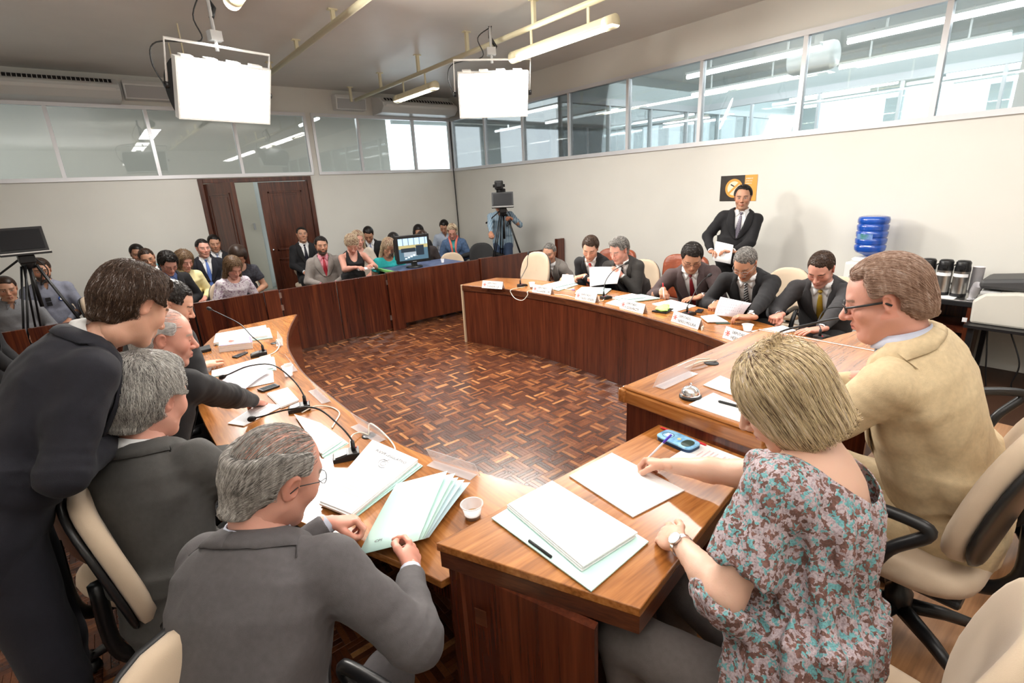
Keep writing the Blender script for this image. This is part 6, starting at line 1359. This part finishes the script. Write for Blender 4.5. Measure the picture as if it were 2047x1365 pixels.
# woman writing
BLS = print_mat('printed_blouse', [(0, (.46, .38, .40)), (.28, (.15, .075, .06)), (.48, (.42, .35, .37)), (.66, (.15, .38, .40)), (.84, (.22, .11, .09))], 100)
_, kH = person('blonde woman in a printed blouse writing at the lower desk', 94, (1.10, .33, .72), (1.235, .50, 1.405), zf=.2, head=(34, 20, -3), hands=((1.385, .925, .975), (1.055, .66, .99)), hdir=((.0, .9, -.2), (.42, .85, -.40)), hup=((.35, .3, .85), (-.55, .1, .8)), hpose=('pen', 'relaxed'), dress='blouse', top=BLS, top2='cape', neckline=(.145, .10, .12), skin='light', hair=('bob', 'streak'), q=3, fem=1, w=1.12, hs=1.04, eyes='down', seed=11, nstr=9000,
            poles=((.6, -.3, -.8), (-.75, -.35, -.75)), trousers=cloth('brown_trousers', (.10, .085, .08)))
# wrist watch and ring of the woman
def watch(k, i, label_mat, face=True, rad=.029, back=.03):
    R, w_, x = k['hfr'][i]; el = k['el'][i]; d = unit(w_-el); c = w_-d*back; z = R[:, 2]-d*(R[:, 2]@d); z = unit(z); xx = np.cross(d, z)
    return c, d, z, xx
def add_watch(root, k, i, rad=.029, back=.03, mm=None):
    c, d, z, xx = watch(k, i, None, rad=rad, back=back); mm = mm or M['chrome']; mb = MB(); n = 26
    v = []
    for j in range(n):
        a = 2*math.pi*j/n
        for s_, r_ in ((-.007, rad), (.007, rad), (.007, rad+.003), (-.007, rad+.003)): v.append(c+d*s_+(z*math.cos(a)*.92+xx*math.sin(a))*r_)
    mb.add(v, [(4*j+q, 4*j+(q+1) % 4, 4*((j+1) % n)+(q+1) % 4, 4*((j+1) % n)+q) for j in range(n) for q in range(4)], 0, False); o = mb.build('watch_band', mm, root, loc=(0, 0, 0))
    t = c+z*(rad+.001)*.94; Rm = Matrix(np.stack([xx, d, z], 1).tolist())
    MB().lathe([(0, 0), (.0185, 0), (.0185, .006), (.0165, .0085), (.0155, .0085)], tuple(t), 24, R=Rm).build('watch_case', mm, o, loc=(0, 0, 0))
    MB().lathe([(0, .0078), (.0155, .0078)], tuple(t), 24, R=Rm).build('watch_dial', M['paper'], o, loc=(0, 0, 0))
add_watch(_, kH, 1, rad=.029)
_, kI = person('man with brown hair and dark glasses in a tan jacket at the presiding table', 98, (2.19, .25, .74), (2.02, .53, 1.52), zf=.2, head=(20, 8, 0), hands=((2.26, .80, 1.08), (1.93, .86, 1.09)), top=FT, skin='pink', hair=('comb', 'sand'), glasses='thick', q=3, w=1.2, hs=1.1, fat=1, eyes='down', nose=1.25, seed=12, trousers=FT, nstr=8000, top2=SH_B, poles=((.6, -.5, -.6), (-.55, -.6, -.6)))
# right desk
G_ = None
person('man with a grey goatee in a grey suit behind the empty beige chair', 195, (5.32, 5.52, .52), (4.92, 5.36, 1.0), head=(8, 14, 0), top=FLG, tie=TIES['redst'], skin='tan', hair=('crop', 'salt'), q=2, beard=((.22, .21, .20), 'goatee'), mous=(.12, .11, .1), seed=13, w=1.1)
person('dark haired man in a black suit and bright red tie', 192, (5.02, 4.38, .56), (4.60, 4.27, 1.175), head=(26, 18, -4), hands=((4.42, 4.52, .83), (4.46, 4.27, .86)), hdir=((-.8, -.3, -.2), (-.7, .4, -.1)), hpose=('relaxed', 'grip'), top=FB, tie=TIES['red'], skin='fair', hair=('short', 'brown'), q=2, eyes='down', seed=14, poles=((.8, -.2, -.5), None))
person('grey haired man in a dark suit holding up printed sheets', 196, (5.06, 3.93, .56), (4.62, 3.84, 1.175), head=(22, -18, 0), hands=((4.56, 4.20, .835), (4.60, 3.79, .90)), hdir=((-.6, -.3, .0), (-.55, .4, .55)), hup=(None, (-.5, -.6, .5)), hpose=('fist', 'page'), top=FDK, skin='pink', hair=('quiff', 'salt'), q=2, eyes='down', seed=15, tie=TIES['dots'])
_, k = person('stout man in a brown suit and glasses writing with a pen', 200, (5.02, 3.0, .56), (4.60, 2.885, 1.165), head=(34, 16, 0), hands=((4.42, 3.08, .835), (4.42, 2.66, .825)), hdir=((-.6, -.5, -.3), (-.7, .55, -.1)), hpose=('pen', 'flat'), top=FBR, tie=TIES['dred'], skin='tan', hair=('short', 'black'), glasses='thin', fat=1, w=1.2, q=2, eyes='down', seed=16)
add_watch(_, k, 1, rad=.036)
pen((4.32, 3.0, .785), (4.36, 3.05, .93), 'white and red pen in the hand of the stout man', wpl, M['red'], .005)
_, k = person('grey haired man with a moustache in a black suit turning a page', 192, (4.98, 2.36, .56), (4.45, 2.25, 1.175), head=(36, -6, 0), hands=((4.27, 2.40, .82), (3.97, 1.93, .835)), hdir=((-.8, -.1, -.2), (-.45, .85, .0)), hpose=('fist', 'page'), top=FB, tie=TIES['strb'], skin='tan', hair=('crop', 'salt'), glasses='wire', mous=(.5, .5, .5), w=1.16, q=2, eyes='down', seed=17)
add_watch(_, k, 1, rad=.034)
person('balding man in a charcoal suit and mustard tie reading at the desk', 190, (4.97, 1.72, .56), (4.56, 1.665, 1.165), head=(32, -8, 0), hands=((4.20, 1.80, .825), (4.02, 1.42, .82)), hdir=((-.9, .1, -.1), (-.7, .6, -.1)), hpose=('fist', 'flat'), top=FC, tie=TIES['gold'], skin='pink', hair=('crop', 'brown'), q=2, eyes='down', seed=18, w=1.12)
person('man in a black suit standing by the wall with sheets in his hands', 208, (6.02, 3.22, 1.02), (5.99, 3.13, 1.68), head=(2, -4, 0), hands=((5.72, 3.33, 1.075), (5.72, 3.06, 1.09)), hdir=((-.45, -.7, .0), (-.5, .6, .1)), hpose=('page', 'page'), stand=True, top=FB, tie=TIES['purple'], skin='tan', hair=('comb', 'black'), q=2, seed=19, stubble=.15, w=1.08, hs=1.1)
slab('paper_sheets', [(5.72, 3.28, 1.20), (5.69, 3.04, 1.17), (5.62, 3.02, .96), (5.64, 3.26, .98)], .002, M['paper'], 'white sheets held by the standing man', 'paper', bow=.008)
PLD = stripe_mat('plaid_shirt', (.16, .26, .36), (.34, .44, .52), 9, (0, .0, 0), .45)
person('cameraman in a blue plaid shirt behind the television camera', 218, (5.86, 7.66, .98), (5.78, 7.62, 1.66), head=(8, 0, 0), hands=((5.36, 7.35, 1.18), (5.72, 7.2, 1.40)), hpose=('grip', 'grip'), stand=True, dress='shirt', top=PLD, trousers=cloth('jeans', (.05, .08, .15)), hair=('short', 'black'), skin='tan', q=2, seed=20)
# ---------------------------------------------------------------- audience behind the barrier
def aud(label, x, y, top_z, face, **k):
    k.setdefault('q', 1); k.setdefault('hs', 1.1); k.setdefault('seed', int(x*7+y*13)); hd = k.get('head', (8, 0, 0)); cz = top_z-.14*k['hs']; a = math.radians(face); ln = .04+.10*hd[0]/40
    return person(label, face, (x-ln*math.cos(a)*1.5, y-ln*math.sin(a)*1.5, min(.56, cz-.62)), (x+.02*math.cos(a), y, cz), **{**k, 'head': hd})
C_ = cloth
AUD = [
 ('bearded man in a grey shirt with a round badge, left of the audience', -.67, 8.2, 1.42, 275, dict(dress='shirt', top=C_('grey_blue_shirt', (.22, .23, .29)), skin='tan', hair=('short', 'brown'), stubble=.7, beard=((.03, .02, .015), 'full'), q=2)),
 ('person in a grey shirt behind the tripod at the left edge', -.98, 7.9, 1.28, 280, dict(dress='shirt', top=C_('mid_grey_shirt', (.18, .18, .19)), skin='tan', hair=('short', 'brown'))),
 ('brown haired woman in a beige top turned away near the tripod', -.06, 8.0, 1.27, 330, dict(dress='blouse', top=C_('beige_knit', (.22, .16, .11)), top2='long', fem=1, hair=('pixie', 'brown'), head=(5, -30, 0))),
 ('dark haired man in a teal shirt against the back wall', .335, 9.3, 1.42, 272, dict(dress='shirt', top=C_('teal_shirt', (.08, .30, .34)), skin='dark', hair=('short', 'black'))),
 ('bearded man with glasses tilting his head, second row left', .41, 8.7, 1.39, 278, dict(top=FB, skin='tan', hair=('crop', 'brown'), glasses='thin', stubble=.6, head=(12, -10, 12), q=2)),
 ('black haired man with glasses looking down in a dark jacket', .57, 7.9, 1.36, 285, dict(dress='suit', top=FB, top2=C_('blue_shirt', (.12, .18, .4)), skin='pink', hair=('wavy', 'black'), glasses='thin', eyes='down', head=(32, 0, 0), q=2)),
 ('woman with brown bobbed hair in a yellow striped shirt', .79, 8.3, 1.34, 290, dict(dress='shirt', top=stripe_mat('yellow_stripes', (.86, .70, .30), (.90, .82, .5), 30, (0, 0, 0)), fem=1, skin='pink', hair=('bob', 'auburn'), eyes='down', head=(22, 0, 0), q=2)),
 ('clean shaven man in a dark suit and blue checked tie left of the door', 1.14, 9.0, 1.43, 272, dict(top=FN, tie=TIES['blue'], skin='pink', hair=('crop', 'black'), head=(2, 8, 0), q=2)),
 ('dark haired man half hidden behind the blue tie man', 1.40, 9.65, 1.44, 268, dict(top=FB, skin='tan', hair=('short', 'black'), tie=TIES['lbl'])),
 ('woman with curly grey hair in a dark blouse', 1.43, 8.05, 1.34, 265, dict(dress='blouse', top=C_('black_print', (.03, .03, .04), noise=.6, ns=40), top2='short', fem=1, skin='tan', hair=('curly', 'brown'), eyes='down', head=(30, 0, 0))),
 ('young woman with long light brown hair in a pale floral blouse', 1.22, 7.4, 1.27, 285, dict(dress='blouse', top=print_mat('pale_floral', [(0, (.62, .55, .6)), (.5, (.7, .66, .68)), (.8, (.35, .25, .32))], 60), top2='long', fem=1, skin='pink', hair=('long', 'auburn'), eyes='down', head=(34, 0, 0), q=2)),
 ('man in a black suit and thin black tie sitting against the door', 2.80, 9.6, 1.45, 262, dict(top=FB, tie=TIES['bkt'], skin='tan', hair=('crop', 'black'), head=(-8, 0, 0), q=2)),
 ('bearded man in a light grey suit and red tie', 2.58, 7.95, 1.37, 255, dict(top=C_('pale_grey_suit', (.26, .23, .21)), top2=C_('pink_shirt', (.65, .25, .3)), tie=C_('tie_crimson', (.35, .015, .03), .05, 300, .4, .05), skin='tan', hair=('short', 'black'), beard=((.02, .015, .012), 'full'), stubble=.5, head=(0, 6, 0), q=2)),
 ('woman with short blonde hair in a sleeveless black dress', 2.90, 7.55, 1.385, 262, dict(dress='blouse', top=C_('black_dress', (.012, .012, .013)), top2='none', neckline=(.07, .13, .02), fem=1, skin='pink', hair=('pixie', 'blond'), eyes='down', head=(36, -6, 0), q=2, hands=((2.78, 7.2, .93), (3.02, 7.2, .93)))),
 ('woman with long wavy blonde hair behind the woman in black', 3.33, 8.35, 1.375, 258, dict(dress='blouse', top=C_('cream_top', (.55, .48, .4)), top2='short', fem=1, skin='pink', hair=('long', 'blond'), head=(10, 10, 0), q=2)),
 ('dark haired man in a black suit and blue striped tie by the wall', 3.80, 9.0, 1.385, 250, dict(top=FB, tie=stripe_mat('tie_blue_stripes', (.10, .13, .28), (.3, .34, .5), 22, (0, .9, 0)), skin='tan', hair=('short', 'black'), eyes='down', head=(34, -8, 0))),
 ('woman with long blonde hair in a turquoise ruffled top', 3.46, 7.5, 1.275, 265, dict(dress='blouse', top=C_('turquoise', (.03, .46, .46)), top2='short', fem=1, skin='tan', hair=('long', 'blond'), eyes='down', head=(24, -8, -12), q=2)),
 ('dark haired woman partly hidden behind the turquoise top', 3.90, 8.2, 1.29, 255, dict(dress='blouse', top=C_('brown_print', (.12, .06, .04), noise=.5, ns=50), top2='short', fem=1, skin='tan', hair=('long', 'black'), head=(25, 0, 0), eyes='down')),
 ('dark haired woman behind the monitor leaning on the wall', 4.83, 9.0, 1.33, 240, dict(dress='blouse', top=C_('dark_knit', (.02, .02, .022)), top2='long', fem=1, skin='tan', hair=('long', 'black'), head=(20, 0, 0), eyes='down')),
 ('brown haired person directly behind the monitor', 4.36, 8.0, 1.295, 250, dict(dress='shirt', top=C_('dark_brown_shirt', (.04, .03, .03)), skin='tan', hair=('short', 'brown'), head=(28, 0, 0), eyes='down')),
 ('dark haired man in a pale blue shirt in the corner', 5.60, 9.3, 1.36, 235, dict(dress='shirt', top=C_('pale_blue_shirt', (.42, .48, .58)), skin='tan', hair=('short', 'black'), head=(28, -10, 0), eyes='down')),
 ('woman with blonde hair tied back in a denim jacket and coral scarf', 5.17, 8.3, 1.335, 232, dict(dress='suit', top=C_('denim_jacket', (.07, .12, .22), noise=.3, ns=25), top2=C_('teal_top', (.04, .35, .36)), fem=1, skin='pink', hair=('bun', 'blond'), glasses='thin', head=(26, 0, 0), eyes='down', q=2, trousers=C_('jeans', (.05, .08, .15)), extra='scarf')),
]
fab = M['beige']; proto_chair = None
for (lb, x, y, tz, fc, kw) in AUD:
    ex = kw.pop('extra', None); r, k = aud(lb, x, y, tz, fc, **kw)
    a = math.radians(fc)
    if ex == 'scarf':
        SC = cloth('coral_scarf', (.85, .22, .16), .2, 60, .8); Nk, Rc = k['Nk'], k['Rc']
        for s_ in (-1, 1):
            P = [Nk+Rc@A3(*p) for p in ((0, -.085, .02), (s_*.075, -.02, .02), (s_*.06, .085, -.02), (s_*.04, .135, -.12), (s_*.045, .14, -.30))]; MB().tube(smooth_curve([tuple(p) for p in P], 5), .022, 8).build('scarf', SC, r, loc=(0, 0, 0))
    hx, hy = r.location.x, r.location.y
    if proto_chair is None: proto_chair = make_office_chair('', fab, (0, 0), 0, arms=False, back=(.21, .20), bz=.70, seat_z=.44); c = proto_chair
    else: c = copy_tree(proto_chair)
    c['label'] = ' '.join(('beige visitor chair under the '+lb.replace(',', '')).split()[:15]); c['group'] = 'visitor chairs of the audience'; c.location = (hx-.0*math.cos(a), hy, 0); c.rotation_euler = (0, 0, a-math.pi/2)
# badge and sunglasses on the bearded man's shirt are small, kept as parts
for o in S.objects:
    if o.get('label', '').startswith('bearded man in a grey shirt with a round badge'):
        MB().lathe([(0, 0), (.028, 0), (.026, .005), (0, .006)], n=18, R=Matrix.Rotation(math.pi/2, 3, 'X')).build('badge', mat('badge_blue', (.03, .12, .6), .3), o, loc=(-.10, .165, .92)); MB().lathe([(0, 0), (.016, 0)], n=14, R=Matrix.Rotation(math.pi/2, 3, 'X')).build('badge_centre', M['paper'], o, loc=(-.10, .173, .92))
        MB().cbox((0, 0, 0), (.05, .012, .045)).cbox((0, 0, -.055), (.05, .012, .045)).build('sunglasses', M['black'], o, loc=(.02, .168, .93))
# loose objects of the audience
c = copy_tree(proto_chair); c.location = (4.55, 7.35, 0); c.rotation_euler = (0, 0, H_(160)); c['label'] = 'empty beige visitor chair right of the monitor'; del c['group']
bc = make_office_chair('black chair behind the barrier left of the tripod', M['blackm'], (5.15, 7.35), H_(150), arms=False, back=(.22, .2), bz=.80)
tag(MB().tube(smooth_curve([(5.0, 8.3, .55), (5.2, 8.0, .75), (5.5, 7.7, .78), (5.8, 7.6, .70)], 6), .05, 8).build('camera_bag', M['blackm']), 'long black bag lying by the woman in denim', 'bag')
slab('notebook', [(2.80, 7.30, .905), (3.05, 7.26, .905), (3.02, 7.10, .90), (2.78, 7.13, .90)], .012, M['paper'], 'white notebook on the lap of the woman in the black dress', 'notebook')
# ---------------------------------------------------------------- chairs of the desks
B_ = M['beige']
make_office_chair('beige chair carrying the old man with glasses', B_, (.02, 1.0), H_(-68-90), bz=.74)
make_office_chair('beige chair under the man with thick grey hair', B_, (.0, 2.0), H_(-5-90), bz=.82)
make_office_chair('beige chair under the balding man at the left desk', B_, (-.16, 2.52), H_(30-90), bz=.84)
make_office_chair('beige chair under the bearded man at the left desk', B_, (-.08, 3.5), H_(15-90), bz=.80)
make_office_chair('beige chair of the hidden man at the left desk', B_, (-.12, 4.35), H_(20-90))
make_office_chair('beige chair of the shoulder at the left edge', B_, (-1.08, 5.6), H_(-90))
make_office_chair('empty beige chair pushed to the far end of the right desk', B_, (4.36, 5.17), H_(195-90), bz=.82, arms=False, back=(.225, .25))
make_office_chair('beige chair behind the grey haired reader', B_, (5.14, 3.98), H_(196-90), bz=.70)
make_office_chair('beige chair behind the moustached man', B_, (5.10, 2.22), H_(180-90), bz=.76)
make_office_chair('beige chair behind the man with the mustard tie', B_, (5.08, 1.75), H_(185-90), bz=.72)
make_office_chair('beige chair with black armrests under the man in the tan jacket', B_, (2.08, .34), H_(90-90), zf=.2, bz=.74, tilt=-.2)
make_office_chair('beige chair under the woman in the printed blouse', B_, (1.16, .22), 0, zf=.2, arms=False, bz=.72)
make_office_chair('beige chair back cut by the right edge beside the tan jacket', B_, (3.0, .12), H_(40), zf=.2, bz=.82, back=(.27, .28))
make_office_chair('beige chair back in the bottom right corner', B_, (1.72, -.28), H_(70), zf=.2, bz=.76, back=(.26, .27), arms=False)
leather_chair('brown leather armchair between the reader and the stout man', (5.30, 3.52), H_(90))
leather_chair('brown leather armchair behind the man with the bright red tie', (5.35, 4.62), H_(95))
